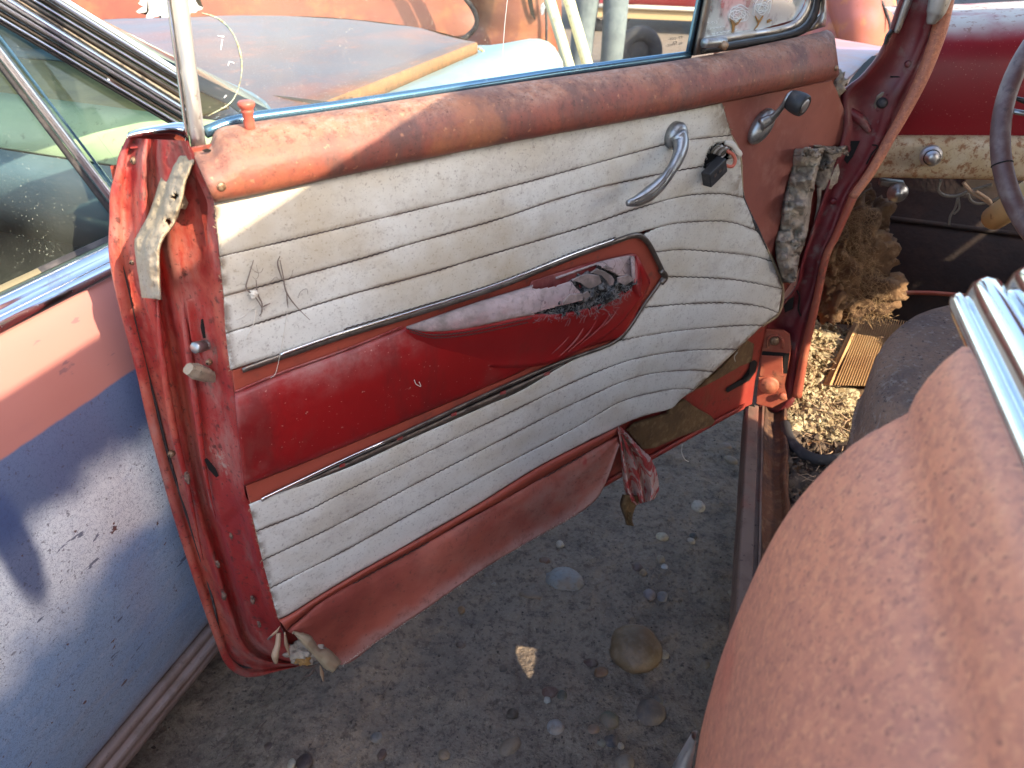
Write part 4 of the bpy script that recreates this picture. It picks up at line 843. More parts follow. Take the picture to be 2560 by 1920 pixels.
# shield of bright metal low on the quarter's front edge
sh = []
for t in np.linspace(0, 1, 14):
    z = .60 - .22 * t; hw = .012 * math.sin(math.pi * min(1, .06 + t * .9)) ** .6 + .001
    sh.append([C3(-.965 + hw * math.cos(a) * .9 - .012, -.0745 - .012 * math.sin(a) * (.3 + .7 * min(1, t * 4)) + .004, z) for a in np.linspace(-.3, math.pi + .3, 10)])
surf('quarter_shield', sh, mt['chrome_worn'], car)

# rest of the shell: roof, pillars, far side, rear deck, nose
roof_z = 1.402
G = []
for w in np.linspace(.13, 1.26, 24):
    k = (w - .695) / .565; zc = roof_z + .09 * (1 - k * k) ** .8 if abs(k) < 1 else roof_z
    row = []
    for s in np.linspace(-2.25, .12, 26):
        e = 1 - ((s + 1.06) / 1.3) ** 4
        row.append(C3(s, w, roof_z + (zc - roof_z) * max(.15, e)))
    G.append(row)
surf('roof', G, mt['trunk'], car, thick=.03)
def post(name, a, b, r, m): 
    V, F = tube_geo([C3(*a), C3(*b)], r, 10); mk(name, V, F, m, car)
ribbon_local = lambda name, pts, m, th: surf(name, [[C3(*p) for p in row] for row in pts], m, car, thick=th)
ribbon_local('rear_pillar', [[(-1.62, .02, 1.0), (-2.3, .03, 1.0)], [(-1.62, .07, 1.22), (-2.25, .09, 1.22)], [(-1.60, .135, 1.40), (-2.2, .15, 1.40)]], mt['trunk'], .03)
ribbon_local('rear_pillar', [[(-1.30, 1.34, 1.0), (-2.3, 1.34, 1.0)], [(-1.30, 1.31, 1.22), (-2.25, 1.30, 1.22)], [(-1.30, 1.26, 1.40), (-2.2, 1.24, 1.40)]], mt['trunk'], .03)
ribbon_local('centre_post', [[(-.595, 1.34, 1.0), (-1.08, 1.34, 1.0)], [(-.595, 1.26, 1.41), (-1.08, 1.26, 1.41)]], mt['trunk'], .03)  # unseen post, its width set to end the sunlight on the floor
ribbon_local('far_sun_header', [[(s, 1.25, 1.42) for s in (.12, -.05, -.2, -.35, -.5, -2.25)], [(s, 1.28, z) for s, z in ((.12, 1.19), (-.05, 1.22), (-.2, 1.27), (-.35, 1.325), (-.5, 1.362), (-2.25, 1.365))]], mt['trunk'], .02)  # unseen header, added and sloped to cut the sun entering the footwell
ribbon_local('quarter_sun_header', [[(-1.0, 1.265, 1.40), (-2.2, 1.265, 1.40)], [(-1.0, 1.30, 1.235), (-2.2, 1.30, 1.235)]], mt['trunk'], .02)  # unseen, lowered to keep a streak of sun off the soil
ribbon_local('far_side', [[(1.6, 1.42, z), (.4, 1.42, z), (-.6, 1.43, z), (-1.6, 1.44, z), (-2.7, 1.42, z)] for z in (.16, .4, .7, .9)] + [[(1.6, 1.36, .98), (.4, 1.38, 1.0), (-.6, 1.38, 1.0), (-1.6, 1.39, 1.0), (-2.7, 1.36, .98)]] + [[(1.6, 1.26, .985), (.4, 1.29, 1.005), (-.6, 1.29, 1.005), (-1.6, 1.30, 1.005), (-2.7, 1.26, .985)]], mt['trunk'], .02)
post('far_pillar', (.40, 1.31, .95), (.06, 1.24, 1.42), .035, mt['pillar'])
ribbon_local('rear_deck', [[(-2.2, .05, 1.0), (-2.2, .7, 1.03), (-2.2, 1.38, 1.0)], [(-3.2, .08, .92), (-3.2, .7, .95), (-3.2, 1.34, .92)], [(-3.7, .15, .7), (-3.75, .7, .7), (-3.7, 1.28, .7)], [(-3.75, .15, .2), (-3.8, .7, .2), (-3.75, 1.28, .2)]], mt['trunk'], .02)

# hinge pillar, seen through the opening
PLb = [(2262, -40), (2240, 20), (2222, 74), (2206, 112), (2186, 148), (2150, 190), (2104, 235), (2106, 330), (2060, 480), (2006, 640), (1985, 720), (1916, 790), (1904, 830), (1893, 990), (1887, 1031)]
PRb = [(2372, -40), (2357, 20), (2341, 78), (2322, 130), (2299, 187), (2262, 262), (2225, 338), (2176, 424), (2128, 486), (2089, 583), (2061, 640), (2038, 757), (2011, 873), (1988, 998), (1955, 1031)]
def ps(s0): return lambda p, o: cs(p, s0 - o)
ribbon('hinge_pillar', PLb, PRb, [(0, -.10), (0, .02), (.05, .030), (.14, .022), (.22, .004), (.5, .0), (.7, .004), (.82, .014), (.9, .004), (1, -.01), (1, -.05)], mt['pillar'], car, n=90, plane=ps(.03), jit=.005, jsc=24)
dtube('draught_strip', [(2368, -20), (2352, 62), (2334, 120), (2304, 196), (2262, 280), (2222, 350), (2178, 428), (2132, 492)], .014, [.0125, .0115, .0105, .009, .0085, .008], mt['oxide'], car, n=60, plane=ps(.03), sides=10)
dtube('draught_strip', [(2134, 490), (2092, 585), (2064, 645), (2040, 757), (2013, 873), (1992, 990)], .012, [.0075, .0065, .007, .008, .010], mt['hinge'], car, n=50, plane=ps(.03), sides=10, label='bare lower edge of the door surround')
tube('windlace_cap', [cs(p, .0) for p in [(2362, -60), (2352, -10), (2340, 30), (2331, 50), (2328, 60)]], [.015, .0155, .0155, .0135, .006], mt['chrome_worn'], car, 24, 12)
ribbon('drip_moulding', [(2276, -60), (2254, 0), (2236, 60), (2230, 80)], [(2302, -60), (2282, 0), (2258, 60), (2246, 84)], [(0, .02), (.5, .035), (1, .02)], mt['chrome_worn'], car, n=20, plane=ps(.03))
ribbon('torn_seal', [(2226, 72), (2214, 88), (2208, 110)], [(2236, 78), (2226, 92), (2216, 112)], [(0, .03), (.5, .04), (1, .03)], mt['rubber'], car, n=14, plane=ps(.03), jit=.01, jsc=80)
slab('switch_plate', [(2216, 228), (2225, 240), (2226, 254), (2214, 276), (2198, 284), (2188, 278), (2184, 262), (2192, 240), (2204, 230)], .006, .003, mt['trim_dark'], car, plane=ps(.03))
lathe('courtesy_switch', cs((2205, 257), .022), -CA, [(-.004, .0085), (.004, .0085), (.006, .0065), (.010, .0062), (.0115, .004), (.012, .001)], mt['rubber'], car, 16)
for p, r in [((2270, 160), .0055), ((2199, 306), .0075), ((2083, 503), .006), ((2216, 236), .002), ((2193, 276), .002)]:
    lathe('bolt_head', cs(p, .026), -CA, [(-.003, r), (.002, r), (.004, r * .7), (.0042, r * .2)], mt['pillar'], car, 12)
dtube('seam_crack', [(2226, 192), (2240, 192), (2265, 195)], .004, .0012, mt['void'], car, n=12, plane=ps(.03), sides=5)
dtube('seam_crack', [(2180, 362), (2194, 366), (2180, 384), (2166, 410)], .018, .0014, mt['void'], car, n=16, plane=ps(.03), sides=5)
dtube('seam_crack', [(1986, 716), (1998, 740), (1996, 772), (2002, 790)], .012, .0016, mt['void'], car, n=16, plane=ps(.03), sides=5)
slab('pillar_gap', [(2116, 352), (2150, 352), (2132, 392), (2118, 410), (2110, 400)], .006, .001, mt['void'], car, plane=ps(.03), bevel=0)
slab('pillar_gap', [(1958, 756), (1985, 742), (1982, 772), (1962, 782)], .020, .001, mt['void'], car, plane=ps(.03), bevel=0)
dtube('pressing', [(2110, 268), (2150, 298), (2175, 330)], .010, [.006, .009, .004], mt['pillar'], car, n=18, plane=ps(.03))
# lower hinge in its recess
hs = ps(-.005)
slab('hinge_plate', [(1908, 824), (1960, 828), (1974, 838), (1978, 870), (1972, 912), (1960, 960), (1968, 1000), (1930, 1020), (1890, 1010), (1896, 950)], .0, .006, mt['hinge'], car, plane=hs)
slab('hinge_pocket', [(1906, 878), (1974, 884), (1972, 890), (1968, 934), (1958, 934), (1960, 892), (1904, 886)], .0035, .001, mt['void'], car, plane=hs, bevel=0)
ribbon('hinge_strap', [(1914, 870), (1916, 845), (1930, 836), (1950, 838), (1960, 850), (1960, 872)], [(1922, 870), (1924, 850), (1932, 843), (1946, 845), (1952, 854), (1952, 872)], [(0, .001), (.5, .006), (1, .001)], mt['hinge'], car, n=20, plane=hs)
lathe('hinge_bolt', cs((1936, 852), -.008), -CA, [(-.002, .009), (.003, .009), (.005, .006), (.0052, .001)], mt['screw'], car, 14)
slab('hinge_leaf', [(1905, 890), (1956, 892), (1958, 938), (1944, 944), (1898, 940)], .007, .003, mt['hinge'], car, plane=hs)
lathe('hinge_knuckle', cs((1922, 962), -.012), -CA, [(-.002, .020), (.004, .020), (.006, .017), (.007, .012), (.009, .010), (.010, .004)], mt['hinge'], car, 18)
slab('hinge_arm', [(1896, 944), (1950, 938), (1964, 938), (1960, 950), (1940, 956), (1944, 968), (1930, 978), (1912, 978), (1898, 966)], .009, .003, mt['hinge'], car, plane=hs)
for p in [(1956, 991)]: lathe('bolt_head', cs(p, -.012), -CA, [(-.002, .008), (.002, .008), (.0035, .004), (.0036, .001)], mt['hinge'], car, 14)
slab('pillar_foot', [(1866, 1016), (1880, 1002), (1893, 1028), (1890, 1044), (1868, 1046)], .004, .003, mt['void'], car, plane=hs, bevel=0)

# sill and floor
def strip(name, rows, m, s0=.03, s1=-2.4, n=40, jit=.0):
    G = []
    for w, z in rows:
        G.append([C3(s, w + jit * noise.noise(Vector((s * 12, w * 40, 0))), z + jit * noise.noise(Vector((s * 9, w * 40, 5)))) for s in np.linspace(s0, s1, n)])
    return surf(name, G, m, car, smooth=False)
strip('sill', [(-.001, .27), (-.002, .324), (-.0005, .330), (.0015, .3315), (.0195, .3310), (.0215, .3295), (.022, .316), (.030, .3155), (.0305, .321), (.0335, .321), (.034, .314), (.036, .314)], mt['sill'], jit=.0012)
strip('inner_sill', [(.036, .314), (.046, .306), (.060, .303), (.070, .306), (.0735, .316), (.0765, .318), (.080, .317), (.083, .311), (.087, .300)], mt['sill_rust'], s1=-.58, jit=.004)
sun_hole = [(-.645, .038), (-.636, .092), (-.660, .090), (-.666, .094), (-.684, .090), (-.722, .084), (-.704, .066), (-.680, .050)]  # unseen hole, added and shaped to let sun onto a patch of soil
fs, fw_ = np.linspace(-2.2, .56, 140), np.linspace(.08, 1.6, 60)
fw_ = np.r_[-.001, .02, np.linspace(.040, .112, 40), np.linspace(.12, 1.40, 30)]; fs = np.r_[np.linspace(-2.2, -.76, 30), np.linspace(-.73, -.62, 70), np.linspace(-.6, .56, 80)]
fv = [[C3(s, w, .288 + .006 * noise.noise(Vector((s * 9, w * 9, 0))) - (.012 if w < .08 else 0)) for s in fs] for w in fw_]
surf('floor_pan', fv, mt['floorpan'], car, skip=lambda i, j: inpoly(((fs[j] + fs[j + 1]) / 2, (fw_[i] + fw_[i + 1]) / 2), sun_hole))
ribbon_local('toe_board', [[(.54, .07, .288), (.54, 1.38, .288)], [(.80, .07, .50), (.80, 1.38, .50)], [(.88, .07, .62), (.88, 1.38, .62)], [(.90, .07, .88), (.90, 1.38, .88)]], mt['firewall'], .01)
ribbon_local('kick_panel', [[(.03, .06, .288), (.9, .06, .288)], [(.03, .075, .6), (.9, .07, .6)], [(.05, .10, .84), (.6, .09, .84)]], mt['hinge'], .006)
for k in range(4):
    V = [C3(.06 + .3 * t + .04 * k, .085 + .01 * k * 0, .47 + .10 * t + .045 * k) for t in np.linspace(0, 1, 8)]
    tube('kick_panel_rib', V, .010, mt['hinge'], car, None, 8)
for p, r in [((.885, .9, .78), (.01, .11, .09)), ((.87, .62, .60), (.008, .14, .10))]:
    a = C3(*p); box('firewall_plate', a, CA, CL, Z, r[0], r[1], r[2], mt['firewall'], car, .008)
for q in (.48, .72): tube('firewall_rib', [C3(.80 if q < .6 else .893, w, .505 if q < .6 else .72) for w in np.linspace(.2, 1.5, 6)], .008, mt['firewall'], car, None, 8)
# ribbed rubber mat: a border, raised ribs
BLc, TLc, TRc, BRc = (2085, 963), (2160, 784), (2385, 700), (2310, 968)
def quad(u, v, z): 
    p = np.array(BLc) * (1 - u) * (1 - v) + np.array(BRc) * u * (1 - v) + np.array(TLc) * (1 - u) * v + np.array(TRc) * u * v
    return cz(p, z)
nr = 34; us = []; zs = []
for k in range(nr):
    for a, h in ((0, 0), (.14, .0075), (.5, .0075), (.64, 0)): us.append((k + a) / nr); zs.append(h)
G = [[quad(u, v, .305 + h + .004 * math.sin(v * 7 + u * 3) * .6) for u, h in zip(us, zs)] for v in np.linspace(0, 1, 14)]
surf('ribbed_mat', G, mt['mat'], car, smooth=False)
ribbon('mat_border', [(2058, 960), (2096, 882), (2134, 803), (2146, 776)], [(2084, 963), (2112, 895), (2158, 790), (2166, 772)], [(0, .292), (0, .306), (.1, .309), (.55, .310), (.6, .3125), (.66, .310), (.95, .309), (1, .300)], mt['mat'], car, n=30, plane=lambda p, o: cz(p, o), jit=.002)
tube('mat_edge', [C3(*q) for q in [(.60, .28, .36), (.635, .45, .375), (.64, .62, .375), (.60, .66, .345)]], .006, mt['hinge'], car, 24, 8)
# seat: rounded cushion corner, its hem and bare frame foot
sc_px = [(2420, 750), (2396, 756), (2340, 762), (2290, 774), (2250, 798), (2215, 832), (2200, 862), (2193, 900), (2191, 950), (2196, 1000), (2215, 1050), (2240, 1100), (2270, 1180)]
top = rs([tuple(cz(p, .745)[:2]) for p in sc_px], 60)
ctr = (C3(-.50, .70, 0))[:2]
G = []
for k, (sh_, dz) in enumerate([(.985, -.215), (.99, -.20), (.997, -.15), (1.0, -.08), (1.0, -.03), (.994, -.010), (.98, .002), (.955, .010), (.9, .016), (.8, .02), (.6, .024), (.3, .026)]):
    row = []
    for q in top:
        p = ctr + (q - ctr) * sh_
        row.append(np.array([p[0], p[1], .745 + dz + .004 * noise.noise(Vector((p[0] * 22, p[1] * 22, dz * 9)))]))
    G.append(row)
surf('seat_cushion', G, mt['seat'], car)
tube('seat_welt', [np.array([*(ctr + (q - ctr) * .999), .645 + .002 * math.sin(i)]) for i, q in enumerate(top)], .004, mt['seat'], car, None, 6)
ribbon_local('seat_core', [[(-.42, .22, .50), (-.42, 1.25, .50)], [(-.40, .22, .72), (-.40, 1.25, .72)], [(-.66, .2, .73), (-.66, 1.25, .73)]], mt['seat'], .01)
ribbon('seat_frame_foot', [(2186, 975), (2160, 995), (2142, 1030), (2134, 1070), (2132, 1110)], [(2196, 980), (2184, 998), (2172, 1030), (2162, 1070), (2152, 1110)], [(0, -.03), (.3, -.045), (.7, -.045), (1, -.03)], mt['trim_dark'], car, n=30, plane=lambda p, o: cs(p, -.20 - o), thick=.004)
dtube('floor_hose', [(1962, 1060), (1975, 1100), (2010, 1135), (2060, 1150), (2120, 1140), (2160, 1118)], .312, .011, mt['rubber'], car, n=50, plane=lambda p, o: cz(p, o), sides=10)

# dashboard and what hangs under it
def dash_rows(name, prof, m, w0=.118, w1=1.34, n=40):
    G = []
    ww = np.linspace(w0, w1, n)
    for s, z in prof:
        G.append([C3(s + .14 * max(0, (.45 - w)) ** 2 * 0 + .05 * (w - .7) ** 2 * .3, w, z + .03 * (1 - ((w - .73) / .61) ** 2) * .5 + (.07 * (w - .118) if z > 1.0 and w < .5 else (.0266 if z > 1.0 else .02 * min(1, (w - .118) / .3)))) for w in ww])
    return surf(name, G, m, car)
dash_rows('dashboard', [(.48, 1.045), (.36, 1.046), (.28, 1.042), (.24, 1.035), (.215, 1.020), (.20, 1.000), (.195, .975), (.192, .94), (.192, .90), (.196, .866), (.20, .848)], mt['dash'])
dash_rows('dash_lip', [(.20, .850), (.185, .8505), (.172, .846), (.165, .836), (.163, .815), (.165, .790), (.170, .778), (.182, .773), (.22, .775)], mt['lip'])
ribbon_local('windscreen_base', [[(.46, .14, 1.05), (.46, .7, 1.10), (.46, 1.28, 1.05)], [(.56, .14, 1.075), (.56, .7, 1.125), (.56, 1.28, 1.075)]], mt['trim_dark'], .006)
kc = cs((2328, 391), .160)
lathe('dash_knob', kc, -CA, [(-.010, .019), (.002, .019), (.004, .0165), (.006, .0155), (.007, .0125), (.014, .0120), (.0155, .010), (.017, .0098), (.0175, .002)], mt['chrome_worn'], car, 24)
lathe('dash_knob_ring', kc - CA * .0066, -CA, [(0, .0145), (.001, .0145), (.0015, .012), (.0016, .0119)], mt['black'], car, 24)
kc = cs((2244, 482), .17)
lathe('brake_knob', kc, -CA, [(-.03, .006), (-.004, .006), (-.003, .0185), (.001, .0190), (.004, .016), (.006, .0105), (.007, .0102), (.0075, .0085), (.011, .008), (.013, .004), (.0132, .001)], mt['pot_metal'], car, 22)
box('knob_bracket', cs((2228, 458), .19), CL, CA, Z, .022, .01, .006, mt['trim_dark'], car, .002)
for q, s, r, m in [([(2352, 450), (2346, 474), (2360, 488), (2392, 490), (2430, 476), (2480, 462)], .2, .0028, 'wire_grey'), ([(2408, 456), (2430, 480), (2462, 500), (2484, 516)], .17, .0032, 'wire_tan'), ([(2440, 478), (2470, 498), (2480, 514)], .165, .0030, 'wire_tan'), ([(2420, 484), (2428, 502), (2450, 509), (2490, 498), (2530, 464)], .19, .0026, 'wire_grey'), ([(2394, 496), (2388, 520), (2376, 540), (2373, 562)], .2, .0022, 'wire_grey'), ([(2396, 492), (2398, 520), (2384, 536)], .2, .0018, 'wire_grey'), ([(2180, 470), (2160, 480), (2140, 500)], .3, .002, 'wire_grey')]:
    dtube('loose_wire', q, 0, r, mt[m], car, n=30, plane=lambda p, o, s=s: cs(p, s))
a = cs((2484, 546), .16); b = cs((2600, 468), -.02)
tube('steering_column', [a, a + (b - a) * .02, b], [.020, .0225, .0235], mt['cream'], car, None, 18)
lathe('column_end', a, (a - b), [(-.001, .018), (.0015, .016), (.002, .002)], mt['cream'], car, 18)
wc = np.array([.395, 1.005]); tl = rad(33)
WS = lambda ang, R=.215: C3(-.295 + math.sin(tl) * R * math.sin(ang), wc[0] + R * math.cos(ang), wc[1] + math.cos(tl) * R * math.sin(ang))
V = []; F = []; nA = 96; nB = 12
WN = -CA * math.cos(tl) + Z * math.sin(tl)
for i in range(nA):
    an = 2 * math.pi * i / nA; c = WS(an); out = (WS(an, .3) - WS(an, .1)); out /= np.linalg.norm(out)
    for j in range(nB):
        b_ = 2 * math.pi * j / nB; V.append(c + out * .0112 * math.cos(b_) + WN * .0118 * math.sin(b_))
for i in range(nA):
    for j in range(nB): F.append((i * nB + j, i * nB + (j + 1) % nB, ((i + 1) % nA) * nB + (j + 1) % nB, ((i + 1) % nA) * nB + j))
mk('steering_wheel', V, F, mt['wheel'], car)
for ang in (math.pi * 1.0, 0, -math.pi / 2): tube('wheel_spoke', [WS(ang, .205) * 1.0, WS(ang, .1) + WN * -.02, WS(ang, .03) + WN * -.03], [.006, .010, .014], mt['pot_metal'] if ang else mt['pot_metal'], car, 14, 10, .5)
lathe('wheel_hub', C3(-.295, wc[0], wc[1]) - WN * .05, WN, [(0, .03), (.03, .034), (.045, .03), (.05, .005)], mt['pot_metal'], car, 20)
ah = (math.pi * .965)
tube('horn_ring', [WS(ah, .2045) - WN * .012, WS(ah, .19) - WN * .016, WS(ah, .16) - WN * .02], [.003, .0075, .009], mt['black'], car, 10, 10, .6)
ang_c = math.pi * 1.10
tube('rim_crack', [WS(ang_c) + (WS(ang_c, .3) - WS(ang_c, .1)) / .2 * .0114 * math.cos(b_) + WN * .012 * math.sin(b_) for b_ in np.linspace(0, 2 * math.pi, 16)], .0009, mt['void'], car, None, 5)
# the car's own front wing and bonnet beyond the pillar
def nose(name, rows, m): surf(name, [[C3(*p) for p in r] for r in rows], m, car, thick=.004)
mt['lilac'] = M('worn_red_sky_lilac', c8(158, 96, 84), .4, 0, [dict(s=8, lo=.4, hi=.65, col=c8(138, 116, 132), amt=.85, d=6), dict(s=50, lo=.55, hi=.7, col=c8(170, 120, 90), amt=.6)], frame='car')  # lilac blotches put sky reflection and shade into the worn paint colour
near = rs([(2094, 236), (2112, 214), (2140, 190), (2172, 160), (2206, 126), (2240, 96)], 24); far = rs([(2070, 92), (2110, 100), (2160, 108), (2206, 116), (2240, 116), (2275, 110)], 24)
G = [[cz(q, .925) - Z * .30 + CA * .02 for q in near], [cz(q, .93) - Z * .012 for q in near]]
for t in np.linspace(.08, 1, 14): G.append([cz(a_ * (1 - t) + b_ * t, .932 + .012 * math.sin(math.pi * t)) for a_, b_ in zip(near, far)])
G.append([p + CA * .25 - Z * .05 for p in G[-1]]); G.append([p + CA * .7 - Z * .25 for p in G[-1]])
surf('front_wing', G, mt['lilac'], car)
slab('wing_gap', [(2110, 228), (2130, 213), (2166, 178), (2201, 136), (2180, 140), (2160, 158), (2128, 196)], .0, .002, mt['void'], car, plane=lambda p, o: cz(p, .945), bevel=0)

# loose stuff lying in the footwell
def crumbs(n, s0, s1, rmax, seed):
    r_ = np.random.default_rng(seed); parts = []
    for k in range(n):
        s = r_.uniform(s0, s1); w = .085 + abs(r_.normal(0, .10)) if r_.random() < .7 else r_.uniform(.085, .45)
        if s > .18 and w > .19 + (s - .19) * .24 and w < .6 and r_.random() < .985: continue
        r = .0012 + rmax * r_.random() ** 3
        cl = noise.fractal(Vector((s * 14, w * 14, seed)), 1, 2, 3)
        c = C3(s, w, .290 + r * r_.uniform(.1, 1.0) + .012 * max(0, cl) + .010 * r_.random() * max(0, 1 - (w - .08) / .15))
        q = r_.normal(0, 1, (3, 3)); q, _ = np.linalg.qr(q)
        bb = [np.array(v) * r * r_.uniform(.5, 1.5) for v in [(1, 0, 0), (-1, 0, 0), (0, .9, 0), (0, -.9, 0), (0, 0, .6), (0, 0, -.6)]]
        parts.append(([c + q @ v for v in bb], [(0, 2, 4), (2, 1, 4), (1, 3, 4), (3, 0, 4), (2, 0, 5), (1, 2, 5), (3, 1, 5), (0, 3, 5)]))
    return parts
mt['shaded_dirt'] = M('shaded_dirt', c8(98, 82, 68), .95, 0, [dict(s=40, lo=.42, hi=.62, col=c8(60, 50, 44), amt=.8, d=5), dict(s=90, lo=.6, hi=.68, col=c8(142, 124, 104), amt=.6)], (120, .5, .003))  # darker copy of the floor dirt, shade put into its colour
def heap(name, s0, s1, m):
    G = [[C3(s, w, .285 + .020 * max(0, noise.fractal(Vector((s * 16, w * 16, 2)), 1, 2, 4) + .45) * min(1, (w - .075) / .02) * max(0, 1 - (w - .1) / .35)) for s in np.linspace(s0, s1, 90)] for w in np.linspace(.078, .42, 60)]
    return surf(name, G, m, None)
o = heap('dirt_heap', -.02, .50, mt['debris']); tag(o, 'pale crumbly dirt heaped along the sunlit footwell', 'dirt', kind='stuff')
o = heap('dirt_heap', -.56, -.02, mt['shaded_dirt']); tag(o, 'dirt with shade put into its dark colour, heaped beside the sill', 'dirt', kind='stuff')
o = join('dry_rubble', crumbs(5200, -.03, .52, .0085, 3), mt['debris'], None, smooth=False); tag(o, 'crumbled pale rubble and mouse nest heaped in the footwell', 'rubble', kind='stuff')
o = join('dirt_crumbs', crumbs(2000, -.56, -.03, .009, 4), mt['shaded_dirt'], None, smooth=False); tag(o, 'crumbs of dirt with shade put into their dark colour, behind the rubble', 'dirt', kind='stuff')
parts = []
for k in range(420):
    s = rng.uniform(-.55, .45); w = rng.uniform(.09, .4); c = C3(s, w, .300 + rng.uniform(0, .014)); an = rng.uniform(0, 6.28); ln = rng.uniform(.01, .05)
    d = np.array([math.cos(an), math.sin(an), rng.normal(0, .15)]) * ln
    parts.append(tube_geo([c, c + d * .5 + rng.normal(0, .003, 3), c + d], rng.uniform(.0004, .0013), 4))
o = join('straw_litter', parts, mt['wire_tan'], None); tag(o, 'dry stalks and straw scattered over the car floor', 'straw', kind='stuff')
for k, (p, z, r) in enumerate([((2100, 930), .31, .02), ((2130, 1010), .305, .02), ((2060, 1000), .305, .02), ((2168, 1015), .305, .024), ((2085, 1050), .305, .02), ((2110, 1080), .3, .02), ((2010, 1180), .3, .018), ((2035, 1120), .3, .02), ((1985, 1170), .3, .02)]):
    pass
# fluffy batt slumped down from the kick panel, with its loose fibres
bt = empty('insulation_batt', C3(.40, .14, .30), 'tan fluffy insulation batt slumped in the footwell beside the red pillar', 'insulation')
for k, (p, s, r) in enumerate([((2120, 590), .38, (.05, .05, .085)), ((2168, 560), .42, (.04, .045, .06)), ((2150, 650), .36, (.05, .07, .07)), ((2095, 690), .30, (.05, .05, .06)), ((2165, 720), .33, (.05, .075, .045)), ((2110, 750), .30, (.05, .05, .035)), ((2075, 760), .24, (.04, .03, .04)), ((2195, 745), .36, (.035, .04, .03)), ((2075, 640), .30, (.05, .03, .07)), ((2145, 510), .42, (.03, .03, .05))]):
    blob('wad', cs(p, s), r, 50 + k, mt['batt'], bt, amp=.5, sub=4, sc=2.0, ax=(CA, CL, Z))
parts = []
for k in range(2600):
    px = (rng.uniform(2055, 2228), rng.uniform(520, 800))
    if px[0] > 2190 and px[1] < 690: continue
    if px[0] > 2050 + (px[1] - 480) * .55 + 60 and px[1] < 640 and px[0] > 2180: continue
    c = cs(px, rng.uniform(.24, .36)); d = rng.normal(0, 1, 3); d /= np.linalg.norm(d); ln = rng.uniform(.006, .03)
    parts.append(tube_geo([c, c + d * ln * .5 + rng.normal(0, .004, 3), c + d * ln + rng.normal(0, .004, 3)], .00035, 3))
tag(join('loose_fibres', parts, mt['batt_fibre'], bt), kind='stuff')

# ------------------------------------------------------------------ the car parked alongside on the left
lc = empty('left_car', B3(.4, -.8, 0), 'pale two-tone old car parked close beside the open door, blue and pink side', 'car')
mt['blue_side'] = M('worn_blue_side', c8(134, 168, 208), .36, 0, [
    dict(s=7, lo=.38, hi=.68, col=c8(160, 182, 206), amt=.8, d=8, nr=.72, st=(.5, 1, 1)),
    dict(s=22, lo=.5, hi=.74, col=c8(160, 166, 178), amt=.6, d=9, nr=.75, st=(.4, 1, 1.4)),
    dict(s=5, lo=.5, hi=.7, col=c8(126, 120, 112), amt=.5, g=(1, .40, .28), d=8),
    dict(k='uvband', col=c8(246, 250, 250), amt=1.0, g=(1, .475, .555), ga=.16, gs=9),  # white band: worn paint with sky reflection mixed into its colour
    dict(k='noise', s=70, lo=.5, hi=.7, col=c8(190, 202, 220), amt=.45, d=9, nr=.8, st=(.5, 1, 1)),
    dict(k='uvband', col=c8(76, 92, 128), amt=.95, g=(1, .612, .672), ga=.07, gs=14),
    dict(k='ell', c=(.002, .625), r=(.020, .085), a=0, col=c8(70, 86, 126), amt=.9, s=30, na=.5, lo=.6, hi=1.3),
    dict(k='noise', s=900, lo=.5, hi=.7, col=c8(84, 98, 132), amt=.3, d=1),
    dict(k='crack', s=110, lo=.0, hi=.05, col=c8(64, 72, 104), amt=.6, w=.05),
    dict(k='noise', s=30, lo=.675, hi=.684, col=c8(96, 50, 40), amt=.95, d=5, nr=.7, st=(.5, 1, .8)), dict(k='noise', s=50, lo=.68, hi=.69, col=c8(60, 70, 100), amt=.8, d=4, st=(.3, 1, 1)), dict(k='noise', s=70, lo=.70, hi=.72, col=c8(90, 56, 50), amt=.9, d=3),
    dict(k='noise', s=160, lo=.66, hi=.69, col=c8(70, 64, 76), amt=.6, d=2), dict(k='noise', s=7, lo=.715, hi=.725, col=c8(160, 100, 84), amt=.5, st=(.16, 1, 13), d=2),
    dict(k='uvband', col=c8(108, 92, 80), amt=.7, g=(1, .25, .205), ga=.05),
    dict(k='uvband', col=c8(178, 118, 108), amt=1.0, g=(1, .7225, .7265), ga=.006, gs=30, rough=.5),
    dict(s=12, lo=.5, hi=.72, col=c8(160, 106, 106), amt=.6, g=(1, .73, .74), d=8, st=(.5, 1, 1)),
    dict(s=60, lo=.64, hi=.69, col=c8(124, 92, 96), amt=.7, g=(1, .73, .74), d=4, st=(.35, 1, 1)),
    ], frame='left', bump=(300, .05, .001), coat=.6)
prof = rs([(-.012, .208), (.0, .212), (.012, .24), (.028, .32), (.042, .42), (.049, .50), (.051, .57), (.050, .63), (.047, .68), (.0435, .715), (.041, .727), (.038, .75), (.031, .785), (.022, .815), (.016, .828)], 60)
ssb = np.linspace(-.9, 1.0, 60)
def bulge_s(s): return -.05 * max(0, -(s + .2)) ** 2 - .02 * max(0, s - .6) ** 2
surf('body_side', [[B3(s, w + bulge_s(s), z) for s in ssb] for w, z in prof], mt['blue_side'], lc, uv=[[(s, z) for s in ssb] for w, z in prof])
mt['rocker'] = M('dusty_rocker_trim', c8(124, 108, 102), .6, .0, [dict(s=24, lo=.45, hi=.7, col=c8(96, 80, 70), amt=.8, d=7), dict(s=160, lo=.6, hi=.7, col=c8(60, 50, 46), amt=.5)], (120, .2, .002))
def lstrip(name, prof_, m, s0=-.9, s1=1.0, n=50, jit=0, thick=0):
    G = [[B3(s, w + bulge_s(s) + jit * noise.noise(Vector((s * 14, z * 60, w * 40))), z + jit * noise.noise(Vector((s * 11, z * 60, 5)))) for s in np.linspace(s0, s1, n)] for w, z in prof_]
    return surf(name, G, m, lc, thick=thick)
